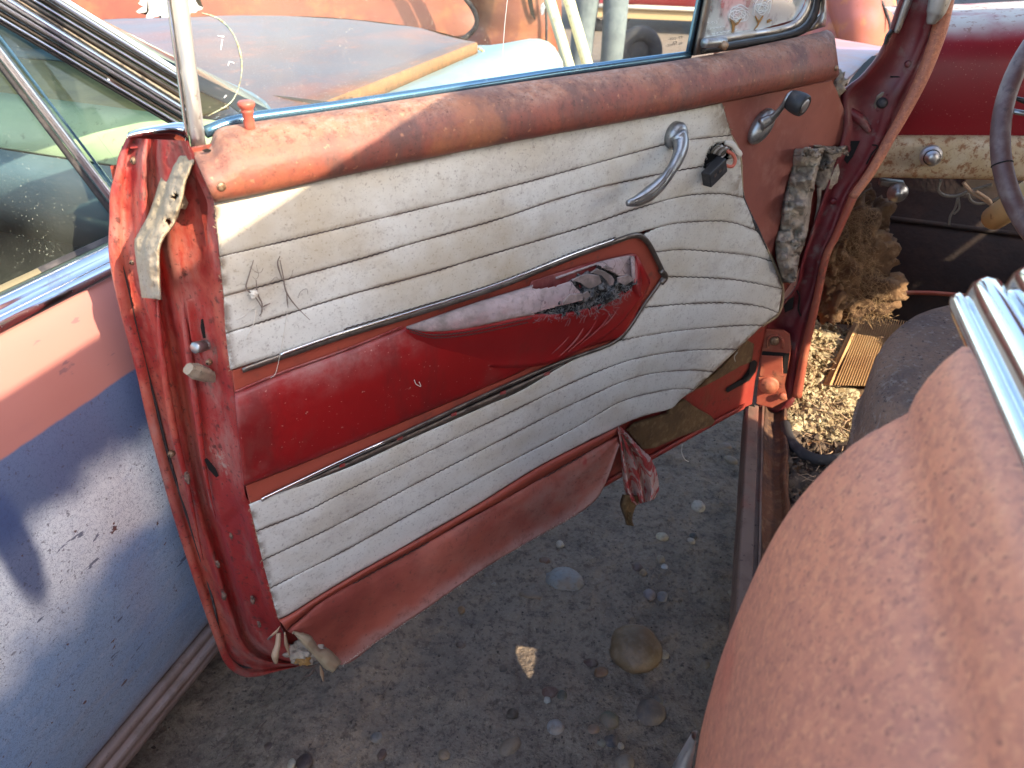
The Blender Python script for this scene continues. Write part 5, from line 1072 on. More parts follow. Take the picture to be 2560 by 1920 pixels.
lstrip('rocker_trim', [(-.004, .209), (.010, .214), (.013, .212), (.0135, .200), (.012, .199), (.020, .198), (.0225, .1965), (.023, .188), (.020, .184), (.022, .180), (.021, .168), (.012, .160), (-.03, .155)], mt['rocker'], jit=.0010)
lstrip('underside', [(-.02, .16), (-.10, .15), (-1.5, .15)], mt['rubber'])
# bright belt moulding, door glass, quarter-light frame and windscreen pillar
lstrip('belt_moulding', [(.016, .826), (.021, .830), (.0225, .836), (.021, .8415), (.016, .8445), (.010, .8455), (.009, .849), (.003, .8545), (-.006, .856), (-.012, .852)], mt['chrome'], s1=.66)
lstrip('yellow_weatherstrip', [(-.011, .853), (-.015, .858), (-.019, .856)], M('yellowed_rubber', c8(112, 104, 80), .8), s1=.175)
lstrip('window_seal', [(-.012, .852), (-.016, .857), (-.022, .855)], mt['rubber'], s0=.175, s1=.62)
mt['left_glass'] = glass('left_glass', (.74, .86, .79), c8(200, 210, 195), .07)
def gl(name, px_rows, off, m): return surf(name, [[bw(p, off) for p in r] for r in px_rows], m, lc)
LGw = lambda z: -.020 - .21 * (z - .85)      # tumblehome of the side glass
def lg(s, z, o=0): return B3(s, LGw(z) + o, z)
surf('door_window', [[lg(s, z) for s in np.linspace(-.9, .36 - (z - .855) * .36, 12)] for z in np.linspace(.848, 1.22, 8)], mt['left_glass'], lc)
surf('quarter_light', [[lg(s0 + (s1 - s0) * t, z, -.002) for t in np.linspace(0, 1, 6)] for z, s0, s1 in [(.848, .365, .60), (.94, .33, .485), (1.03, .30, .37), (1.06, .287, .33)]], mt['left_glass'], lc)
def bar(name, pts, m, sides=10): return tube(name, [bw(p, w) for p, w in pts], m[1], mt[m[0]], lc, 40, sides, m[2] if len(m) > 2 else 1.0, BL)
def band(name, A, B_, rows, m, wA, n=60):
    """strip lying in the leaning plane of the side windows"""
    def pl(p, o):
        q = bw(p, -.06)
        for _ in range(4): q = bw(p, LGw(q[2]) + o)
        return q
    return ribbon(name, A, B_, rows, mt[m], lc, n=n, plane=pl)
ext = lambda a, b, k: (a[0] + (b[0] - a[0]) * k, a[1] + (b[1] - a[1]) * k)
D1, D2 = [(-6, 104), (280, 486)], [(-4, 140), (272, 520)]
def L2(a, b): return [ext(a, b, -1.2), ext(a, b, -.3), a, ext(a, b, .5), b, ext(a, b, 1.12)]
band('divider_bar', L2((0, 108), (282, 480)), L2((0, 150), (272, 506)), [(0, -.004), (.05, .004), (.2, .009), (.4, .010), (.58, .007), (.64, .003), (.8, .007), (.95, .004), (1, -.004)], 'chrome_side', 0)
band('divider_seal', L2((0, 152), (272, 508)), L2((0, 176), (270, 532)), [(0, .003), (.5, .005), (1, .001)], 'rubber', 0)
band('divider_seal', L2((8, 108), (290, 480)), L2((0, 100), (284, 468)), [(0, .002), (1, -.001)], 'channel', 0)
# windscreen pillar: several bright and rubber ribs side by side
def PL(x0, y0, x1, y1): return [ext((x0, y0), (x1, y1), -.8), (x0, y0), ext((x0, y0), (x1, y1), .5), (x1, y1), ext((x0, y0), (x1, y1), 1.12)]
ribs = [(0, 52, 432, 308), (0, 58, 424, 309), (0, 40, 440, 300), (0, 24, 452, 293), (0, 4, 452, 278), (34, 0, 452, 262), (52, 0, 452, 246), (70, 0, 450, 228), (92, 0, 446, 212), (118, 0, 444, 198), (150, 0, 442, 184), (174, 0, 440, 168)]
bands = [(0, 1, 'rubber', .002, .004), (0, 2, 'chrome_side', .006, .010), (2, 3, 'trim_dark', .004, .004), (3, 4, 'chrome_side', .008, .016), (4, 5, 'chrome_side', .016, .020), (5, 6, 'felt', .006, .008), (6, 7, 'trim_dark', .010, .012), (7, 8, 'chrome_side', .008, .012), (8, 9, 'trim_dark', .004, .008), (9, 10, 'chrome_side', .012, .018), (10, 11, 'white_paint', .012, .006)]
mt['white_paint'] = M('white_paint', c8(226, 222, 214), .4)
for i, j, m, o0, o1 in bands:
    band('pillar_rib' if m != 'felt' else 'perished_seal', PL(*ribs[i]), PL(*ribs[j]), [(0, o0 - .008), (.08, o0 + .001), (.3, o0 + .005), (.5, (o0 + o1) / 2 + .0065), (.7, o1 + .005), (.92, o1 + .001), (1, o1 - .008)], m, 0)
tube('quarter_light_catch', [bw(p, -.052) for p in [(268, 174), (280, 186), (292, 210)]], [.0028, .0034, .0022], mt['trim_dark'], lc, 12, 8)
tube('catch_base', [bw(p, -.05) for p in [(266, 196), (286, 210), (306, 224)]], .0045, mt['chrome_clean'], lc, 10, 8, .6)
# cabin: pale green far door lining, dash, seat backs
mt['pale_green'] = M('pale_green_lining', c8(176, 190, 152), .6, 0, [dict(s=8, lo=.4, hi=.7, col=c8(158, 172, 138), amt=.8), dict(s=60, lo=.6, hi=.7, col=c8(110, 112, 84), amt=.5)])
mt['olive'] = M('stained_lining', c8(140, 128, 84), .8, 0, [dict(s=14, lo=.4, hi=.7, col=c8(112, 104, 72), amt=.8)])
mt['slate'] = M('slate_and_shade', c8(86, 108, 120), .5, 0, [dict(s=6, lo=.4, hi=.7, col=c8(104, 124, 134), amt=.6)])
mt['seat_black'] = M('black_seat', c8(44, 44, 46), .7, 0, [dict(s=12, lo=.4, hi=.7, col=c8(62, 58, 56), amt=.7)])
def lsheet(name, rows, m, th=.006): return surf(name, [[B3(*p) for p in r] for r in rows], mt[m], lc, thick=th)
lsheet('far_door', [[(-1.0, -1.42, z), (.3, -1.42, z), (1.0, -1.40, z)] for z in (.2, .5, .70)], 'seat_black')
lsheet('far_door_top', [[(-1.0, -1.42, .70), (.3, -1.42, .70), (1.0, -1.40, .70)], [(-1.0, -1.44, .80), (.3, -1.44, .80), (1.0, -1.42, .80)], [(-1.0, -1.50, .845), (.3, -1.50, .845), (1.0, -1.48, .845)]], 'slate')
def sb(w): return -.34 * (1 - max(0, math.sin(math.pi * min(1, max(0, (-w - .06) / 1.38)))) ** .6)
wws = (-.10, -.14, -.2, -.3, -.5, -.75, -1.0, -1.2, -1.34, -1.40)
lsheet('windscreen_base', [[(1.0 + sb(w), w, .893), (.93 + sb(w), w, .890)] for w in wws], 'slate')
lsheet('dash_top', [[(.93 + sb(w), w, .884), (.80 + sb(w) * .6, w, .886), (.665, w, .884)] for w in wws if w < -.19], 'olive')
lsheet('dash_pad', [[(.665, w, .884), (.625, w, .878), (.60, w, .862), (.570, w, .825)] for w in (-.09, -.5, -1.0, -1.42)], 'pale_green')
lsheet('dash_face', [[(.570, w, .823), (.555, w, .78), (.56, w, .735), (.60, w, .70), (.66, w, .62)] for w in (-.09, -.5, -1.0, -1.42)], 'slate')  # shade on the lower dash is put into this slate colour
tube('dash_seam', [B3(.592, w, .8525) for w in np.linspace(-.12, -1.4, 8)], .0022, mt['slate'], lc, None, 6)
mt['left_screen'] = glass('left_windscreen', (.80, .90, .82), c8(206, 222, 196), .42)
surf('windscreen', [[B3(1.0 + sb(w) - .62 * t, w - .075 * t * (1 if w > -.7 else -1), .895 + .34 * t) for w in wws] for t in np.linspace(0, 1, 8)], mt['left_screen'], lc)
lsheet('cabin_floor', [[(-1.0, -.04, .19), (.95, -.04, .19)], [(-1.0, -1.45, .19), (.95, -1.45, .19)]], 'seat_black')
lsheet('inner_door', [[(-1.0, -.05, .2), (.95, -.05, .2)], [(-1.0, -.045, .84), (.95, -.045, .84)]], 'seat_black')
lsheet('bulkhead', [[(.95, -.05, .2), (.95, -1.45, .2)], [(.98, -.05, .86), (.98, -1.45, .86)]], 'seat_black')
G = []
for z, o in [(.45, .0), (.50, .02), (.54, .04), (.555, .08), (.56, .2), (.56, .5), (.55, .6)]:
    G.append([B3(.32 - o * (1 + .1 * math.sin(w * 3)), w, z + .02 * math.sin((w + .1) * 2.2)) for w in np.linspace(-.10, -1.38, 24)])
surf('bench_seat', G, mt['seat_black'], lc)
G = []
for z, o in [(.50, .0), (.66, .04), (.76, .06), (.80, .09), (.805, .14), (.78, .2), (.5, .22)]:
    G.append([B3(-.22 - o, w, z) for w in np.linspace(-.10, -1.38, 24)])
surf('seat_back', G, mt['seat_black'], lc)
tube('window_winder', [B3(.05, -1.40, .60), B3(.05, -1.37, .60), B3(.10, -1.36, .58)], .012, mt['chrome'], lc, 12, 8)
# bonnet with folded rim, pale blue wing
mt['hood'] = M('rust_grey_bonnet', c8(92, 74, 66), .45, 0, [dict(s=5, lo=.45, hi=.7, col=c8(120, 76, 54), amt=.9, st=(.6, 1, 1), d=8), dict(s=26, lo=.54, hi=.68, col=c8(128, 82, 58), amt=.7, d=8, st=(.5, 1, 1)), dict(s=220, lo=.68, hi=.72, col=c8(190, 190, 186), amt=.5, d=1), dict(s=3, lo=.42, hi=.6, col=c8(76, 76, 82), amt=.5)], frame='left')
mt['rim'] = M('rusty_folded_rim', c8(128, 94, 62), .7, 0, [dict(s=30, lo=.45, hi=.65, col=c8(150, 104, 66), amt=.8, d=7), dict(s=60, lo=.55, hi=.7, col=c8(84, 70, 54), amt=.7)], (120, .3, .002))
mt['wing_blue'] = M('pale_blue_wing', c8(126, 154, 154), .45, 0, [dict(s=5, lo=.42, hi=.68, col=c8(150, 146, 108), amt=.85, d=5), dict(s=30, lo=.56, hi=.7, col=c8(150, 132, 98), amt=.5, d=8), dict(s=2.5, lo=.4, hi=.7, col=c8(134, 164, 166), amt=.6)], frame='left')
def hood_edge_r(s): return -.155 - .01 * (s - .6)
outline_front = [(1.86, -.165), (1.98, -.32), (2.06, -.48), (2.10, -.68), (2.08, -.86), (1.97, -1.06), (1.82, -1.20), (1.64, -1.33)]
fr = rs(outline_front, 24); G = []
for k, (s1, w1) in enumerate(fr):
    w0 = hood_edge_r(.58) + (k / 23) * (-1.34 - hood_edge_r(.58)); row = []
    for t in np.linspace(0, 1, 26):
        s = .60 + (s1 - .60) * t; w = w0 + (w1 - w0) * t; c = (k / 23 - .5) * 2
        row.append(B3(s, w, .853 + .028 * (1 - c * c) * math.sin(math.pi * min(1, .15 + t * .85)) ** .7 + .006 * noise.noise(Vector((s * 5, w * 5, 0)))))
    G.append(row)
surf('bonnet', G, mt['hood'], lc, thick=.004)
er = [B3(.60 + (1.86 - .60) * t, hood_edge_r(.60) + (-.165 - hood_edge_r(.6)) * t, .8535) for t in np.linspace(0, 1, 40)]
surf('bonnet_rim', [[p + BL * .001 + Z * .001 for p in er], [p + BL * .006 - Z * .002 for p in er], [p + BL * .007 - Z * (.030 - .004 * math.sin(i * .5) * (i > 30)) for i, p in enumerate(er)], [p - BL * .01 - Z * .032 for p in er]], mt['rim'], lc)
surf('bonnet_rim', [[B3(s, w, .8535) for s, w in fr], [B3(s + .006, w, .850) for s, w in fr], [B3(s + .006, w, .822) for s, w in fr]], mt['rim'], lc)
tube('bonnet_hook', [B3(1.875, -.16, .835), B3(1.892, -.155, .828), B3(1.89, -.15, .816), B3(1.878, -.15, .818)], .004, mt['cream'], lc, 14, 6)
G = []
for w, z in [(-.36, .79), (-.22, .803), (-.16, .812), (-.11, .824), (-.075, .832), (-.045, .834), (-.015, .828), (.01, .812), (.028, .785), (.038, .74), (.044, .66), (.046, .5), (.04, .3)]:
    row = []
    for s in np.r_[np.linspace(.60, 1.7, 20), np.linspace(1.75, 2.28, 22)]:
        e = max(0, (s - 1.95) / .33); d = e ** 2.4
        zz = z + .012 * math.sin((s - .6) * 1.3) * (z > .7) - .03 * d * (z > .6) ; sw = w - .05 * d * (w > -.2)
        s_ = s - .0 if z < .4 else s + .0
        row.append(B3(s_ - .25 * (.834 - z) * d * 0, sw, zz))
    G.append(row)
surf('front_wing', G, mt['wing_blue'], lc)
nose_ = [[g[-1] for g in G], [g[-1] + BA * .05 - Z * .02 for g in G], [g[-1] + BA * .07 - Z * .09 for g in G], [g[-1] * [1, 1, .3] + BA * .06 for g in G]]
surf('wing_nose', nose_, mt['white_paint'], lc)
lsheet('nose_panel', [[(2.10, -.2, .79), (2.16, -.8, .80), (2.0, -1.3, .79)], [(2.2, -.2, .6), (2.26, -.8, .6), (2.05, -1.3, .6)], [(2.2, -.2, .25), (2.26, -.8, .25), (2.05, -1.3, .25)]], 'wing_blue')
lsheet('far_wing', [[(.6, -1.36, .80), (2.0, -1.36, .80)], [(.6, -1.52, .78), (1.95, -1.50, .78)], [(.6, -1.56, .3), (1.9, -1.54, .3)]], 'wing_blue')

# ------------------------------------------------------------------ background: more old cars, a person, pipes, a tyre
mt['rust'] = M('orange_rust', c8(132, 76, 54), .5, 0, [dict(s=2.2, lo=.4, hi=.68, col=c8(116, 64, 50), amt=.9, d=6), dict(s=7, lo=.48, hi=.7, col=c8(160, 100, 62), amt=.75, d=7), dict(s=24, lo=.56, hi=.72, col=c8(110, 62, 48), amt=.7, d=8), dict(s=3.4, lo=.64, hi=.70, col=c8(226, 214, 186), amt=.9, d=6), dict(s=120, lo=.66, hi=.7, col=c8(96, 60, 48), amt=.5)])
mt['rust2'] = M('pinkish_rust', c8(152, 86, 66), .5, 0, [dict(s=3, lo=.4, hi=.65, col=c8(150, 98, 100), amt=.8, d=6), dict(s=10, lo=.5, hi=.7, col=c8(182, 124, 78), amt=.7, d=7), dict(s=80, lo=.6, hi=.7, col=c8(112, 70, 58), amt=.5)])
mt['maroon'] = M('maroon_paint', c8(122, 36, 40), .35, 0, [dict(s=4, lo=.4, hi=.7, col=c8(140, 52, 50), amt=.6)])
mt['tan_paint'] = M('tan_paint', c8(176, 152, 112), .6)
mt['tyre'] = M('tyre_rubber', c8(40, 42, 48), .8, 0, [dict(s=20, lo=.5, hi=.7, col=c8(70, 68, 66), amt=.6)])
def car_shell(name, label, org, a_az, L, m, prof, parts):
    root = empty(name, org, label, 'car'); a = az(a_az); l = az(a_az + 90); o = np.array(org, float)
    P = lambda s, w, z: o + a * s + l * w + Z * z
    G = []
    pr = rs(prof, 40)
    for w, z in pr:
        row = []
        for s in np.linspace(0, L, 40):
            e = min(s, L - s); k = min(1, e / .35); row.append(P(s, w - (1 - k ** .5) * .25 * (1 if w > 0 else -1), z - (1 - k ** .5) * .16 * (z > .4)))
        G.append(row)
    surf('body', G, mt[m], root)
    return root, P
# rusty car across the way: its tail faces the open door
rc, P = car_shell('rust_car', 'orange rusted old sedan nose behind the grey bonnet', (-4.4, 3.55, 0), 88, 4.5, 'rust', [(.02, .25), (.10, .35), (.14, .55), (.13, .72), (.06, .84), (-.10, .92), (-.35, .96), (-.8, .98), (-1.3, .96), (-1.6, .88), (-1.66, .5), (-1.6, .25)], None)
def arc(cx, cy, rx, ry, a0, a1, n=30): return [(cx + rx * math.cos(rad(t)), cy + ry * math.sin(rad(t))) for t in np.linspace(a0, a1, n)]
yb = 3.47
rc_y = lambda p, o=0: at_y(p, yb - o)
dtube('wing_seam', [(1150, -20), (1180, 18), (1192, 48), (1186, 72), (1160, 96), (1140, 104)], .04, .010, mt['rubber'], rc, n=40, plane=lambda p, o: at_y(p, yb - .10 - o), sides=8)
ribbon('front_wing', [(1146, -40), (1176, 10), (1190, 46), (1182, 76), (1150, 104), (1120, 150)], [(1400, -40), (1404, 20), (1402, 60), (1398, 100), (1392, 150), (1386, 190)], [(0, .06), (.2, .10), (.5, .12), (.8, .09), (1, .04)], mt['rust'], rc, n=40, plane=lambda p, o: at_y(p, yb - o), jit=.02, jsc=16)
dtube('panel_seam', [(1362, -20), (1366, 60), (1365, 135)], .125, .006, mt['rubber'], rc, n=20, plane=lambda p, o: at_y(p, yb - o), sides=6)
slab('rust_hole', [(1312, -30), (1330, -6), (1334, 22), (1338, 50), (1326, 34), (1320, 8)], .135, .004, mt['void'], rc, plane=lambda p, o: at_y(p, yb - o), bevel=0)
slab('bright_emblem', [(1352, 12), (1358, 6), (1363, 20), (1360, 36), (1354, 40), (1350, 26)], .15, .02, mt['chrome'], rc, plane=lambda p, o: at_y(p, yb - o))
#ribbon('roof_edge', [(560, -30), (500, 40), (440, 70)], [(640, -30), (590, 10), (520, 45)], [(0, .0), (.5, .05), (1, .0)], mt['rust'], rc, n=20, plane=lambda p, o: at_y(p, yb - .1 - o))
#dtube('panel_crease', [(590, -10), (545, 34), (520, 50)], .12, .008, mt['rust'], rc, n=20, plane=lambda p, o: at_y(p, yb - o))
bpx = []
for k in range(60):
    t = 2 * math.pi * k / 60; r = 1 + .5 * noise.fractal(Vector((math.cos(t) * 3, math.sin(t) * 3, 2)), 1, 2, 4)
    bpx.append((420 + 74 * r * math.cos(t), 8 + 44 * r * math.sin(t)))
slab('glare_patch', bpx, .155, .004, mt['white_paint'], rc, plane=lambda p, o: at_y(p, yb - o), bevel=0)  # white slab stands in for sun glare on the rusted panel
tyre_prof = [(-.09, .20), (-.10, .24), (-.085, .31), (-.05, .335), (.05, .335), (.085, .31), (.10, .24), (.09, .20)]
for s in (.9, 3.9): lathe('wheel', P(s, .0, .33), az(178), tyre_prof, mt['tyre'], rc, 28)
# pinkish car right of the door, its curved panels
rr, P2 = car_shell('pink_rust_car', 'pinkish rusted car with curved panel seams beyond the windscreen pillar', (1.72, 5.0, 0), 80, 4.2, 'rust2', [(.02, .25), (.12, .38), (.17, .6), (.16, .8), (.08, .98), (-.12, 1.05), (-.4, 1.08), (-.9, 1.1), (-1.4, 1.04), (-1.6, .9), (-1.66, .5), (-1.6, .25)], None)
for q in [[(2112, -20), (2136, 12), (2146, 60), (2146, 118)], [(2190, -20), (2208, 12), (2222, 50), (2226, 74)]]:
    dtube('panel_seam', q, 0, .009, mt['rubber'], rr, n=30, plane=lambda p, o: at_y(p, 4.83), sides=6)
ribbon('front_wing', [(2072, -60), (2066, 0), (2080, 60), (2090, 100)], [(2250, -60), (2240, 20), (2230, 80), (2216, 122)], [(0, -.1), (.15, .0), (.5, .06), (.85, .04), (1, -.06)], mt['rust2'], rr, n=30, plane=lambda p, o: at_y(p, 4.86 - o), jit=.02, jsc=14)
for s in (.9, 3.3): lathe('wheel', P2(s, .02, .33), az(170), tyre_prof, mt['tyre'], rr, 28)
# maroon car with a pale rocker stripe far behind
mc, P3 = car_shell('maroon_car', 'maroon car with a cream rocker stripe far behind the window glass', (.55, 9.3, 0), 92, 4.6, 'maroon', [(.0, .30), (.04, .38), (.06, .65), (.0, .95), (-.2, 1.02), (-.5, 1.45), (-1.2, 1.45), (-1.5, 1.0), (-1.62, .8), (-1.6, .46)], None)
tube('rocker_stripe', [P3(s, .05, .275) for s in np.linspace(.1, 4.5, 8)], .022, mt['cream_fibre'], mc, None, 8)
box('lower_panel', P3(2.3, -.01, .205), az(92), az(182), Z, 2.2, .03, .05, mt['tan_paint'], mc, .005)
for s in (.35, 4.05): 
    lathe('wheel', P3(s, -.14, .30), az(182), [(h * .9, r * .97) for h, r in tyre_prof], mt['tyre'], mc, 28); lathe('hub', P3(s, -.06, .30), az(182), [(-.02, .2), (.02, .19), (.05, .12), (.06, .02)], mt['chrome'], mc, 20)
def torus(name, c, axis, R, r, m, parent=None):
    axis = np.array(axis, float) / np.linalg.norm(axis); x = np.cross(axis, Z); x /= np.linalg.norm(x); y = np.cross(axis, x); V = []; F = []
    for i in range(40):
        a = 2 * math.pi * i / 40; d = math.cos(a) * x + math.sin(a) * y
        for j in range(12): b = 2 * math.pi * j / 12; V.append(np.array(c) + d * (R + r * math.cos(b)) + axis * r * .9 * math.sin(b))
    for i in range(40):
        for j in range(12): F.append((i * 12 + j, i * 12 + (j + 1) % 12, ((i + 1) % 40) * 12 + (j + 1) % 12, ((i + 1) % 40) * 12 + j))
    return mk(name, V, F, mat=m, parent=parent)
ty = empty('spare_tyre', (.95, 6.6, 0), 'black tyre standing on the sand behind the pale pipes', 'tyre')
tc = at_y((1596, 138), 6.6); tc[2] = .205
torus('tread', tc, (.25, -1, .1), .145, .06, mt['tyre'], ty); lathe('disc', tc, (.25, -1, .1), [(-.03, .13), (.0, .12), (.02, .05), (.022, .005)], mt['tyre'], ty, 24)
for k, (p0, p1, lab) in enumerate([((1374, 0), (1424, 170), 'left of two pale yellow pipes leaning upright beyond the window glass'), ((1422, 0), (1470, 165), 'right of two pale yellow pipes leaning upright beyond the window glass')]):
    a = at_y(p0, 3.1); b = at_y(p1, 3.02); d = (a - b) / np.linalg.norm(a - b); b0 = b - d * (b[2] / d[2]); e = a + d * .5
    o = tube('bent_pipe', [b0, b, a, e, e + d * .15 + np.array([.08, .05, 0])], .021, mt['cream_pipe'] if 'cream_pipe' in mt else mt.setdefault('cream_pipe', M('pale_pipe', c8(206, 200, 160), .45, 0, [dict(s=40, lo=.55, hi=.7, col=c8(150, 130, 90), amt=.6)])), None, 40, 12, org=b0)
    tag(o, lab, 'pipe', 'pale pipes leaning behind the door')
# person in grey trousers, most of the body above the picture
def skin_body(name, joints, edges, mat, parent=None, sub=2):
    me = bpy.data.meshes.new(name); names = list(joints); V = [joints[n][0] for n in names]
    org = np.array(V[0], float)
    me.from_pydata([tuple(np.array(v) - org) for v in V], [(names.index(a), names.index(b)) for a, b in edges], [])
    o = bpy.data.objects.new(name, me); link(o, parent, org)
    m = o.modifiers.new('skin', 'SKIN'); m.use_smooth_shade = True
    for i, n in enumerate(names): me.skin_vertices[0].data[i].radius = joints[n][1]
    me.skin_vertices[0].data[0].use_root = True
    s = o.modifiers.new('smooth', 'SUBSURF'); s.levels = sub; s.render_levels = sub
    me.materials.append(mat); return o
mt['skin'] = M('skin', c8(196, 150, 124), .6); mt['trousers'] = M('grey_trousers', c8(112, 122, 124), .9, 0, [dict(s=14, lo=.4, hi=.7, col=c8(86, 96, 100), amt=.6)], (30, .4, .01)); mt['shirt'] = M('dark_shirt', c8(70, 76, 92), .9); mt['boot'] = M('dark_boot', c8(52, 46, 42), .7); mt['hair'] = M('brown_hair', c8(60, 44, 34), .8)
px_, py_ = .50, 5.6
def J(x, y, z, r): return ((px_ + x, py_ + y, z), (r, r * .95))
body = {'pelvis': J(0, 0, .95, .13), 'waist': J(0, 0, 1.1, .125), 'chest': J(0, .01, 1.32, .15), 'neck': J(0, .01, 1.5, .055), 'head0': J(0, -.01, 1.6, .075), 'head1': J(0, -.01, 1.72, .09)}
for sgn, n in ((-1, 'l'), (1, 'r')):
    body.update({'hip' + n: J(.09 * sgn, 0, .88, .085), 'knee' + n: J(.105 * sgn, -.02 * sgn, .49, .058), 'ankle' + n: J(.11 * sgn, .03, .10, .042), 'toe' + n: J(.13 * sgn, -.12, .04, .038), 'sh' + n: J(.18 * sgn, .01, 1.42, .06), 'elb' + n: J(.23 * sgn, .03, 1.14, .042), 'wri' + n: J(.22 * sgn, -.06, .90, .030), 'hand' + n: J(.21 * sgn, -.08, .82, .032)})
ed = [('pelvis', 'waist'), ('waist', 'chest'), ('chest', 'neck'), ('neck', 'head0'), ('head0', 'head1')]
for n in 'lr': ed += [('pelvis', 'hip' + n), ('hip' + n, 'knee' + n), ('knee' + n, 'ankle' + n), ('ankle' + n, 'toe' + n), ('chest', 'sh' + n), ('sh' + n, 'elb' + n), ('elb' + n, 'wri' + n), ('wri' + n, 'hand' + n)]
pr_o = skin_body('person', body, ed, mt['skin']); tag(pr_o, 'person in loose grey trousers standing beyond the pale pipes', 'person')
tj = {'pelvis': J(0, 0, .97, .15)}; te = []
for sgn, n in ((-1, 'l'), (1, 'r')):
    tj.update({'hip' + n: J(.09 * sgn, 0, .88, .11), 'knee' + n: J(.105 * sgn, -.02 * sgn, .49, .092), 'cuff' + n: J(.11 * sgn, .02, .12, .085)}); te += [('pelvis', 'hip' + n), ('hip' + n, 'knee' + n), ('knee' + n, 'cuff' + n)]
skin_body('trousers', tj, te, mt['trousers'], pr_o)
sj = {k: (body[k][0], (body[k][1][0] + .016,) * 2) for k in ('pelvis', 'waist', 'chest', 'shl', 'shr', 'elbl', 'elbr')}
skin_body('shirt', sj, [('pelvis', 'waist'), ('waist', 'chest'), ('chest', 'shl'), ('chest', 'shr'), ('shl', 'elbl'), ('shr', 'elbr')], mt['shirt'], pr_o)
for sgn in (-1, 1):
    blob('boot', np.array([px_ + .12 * sgn, py_ - .05, .05]), (.055, .14, .055), 3, mt['boot'], pr_o, amp=.05)
blob('hair', np.array([px_, py_ + .02, 1.76]), (.10, .11, .09), 8, mt['hair'], pr_o, amp=.1)

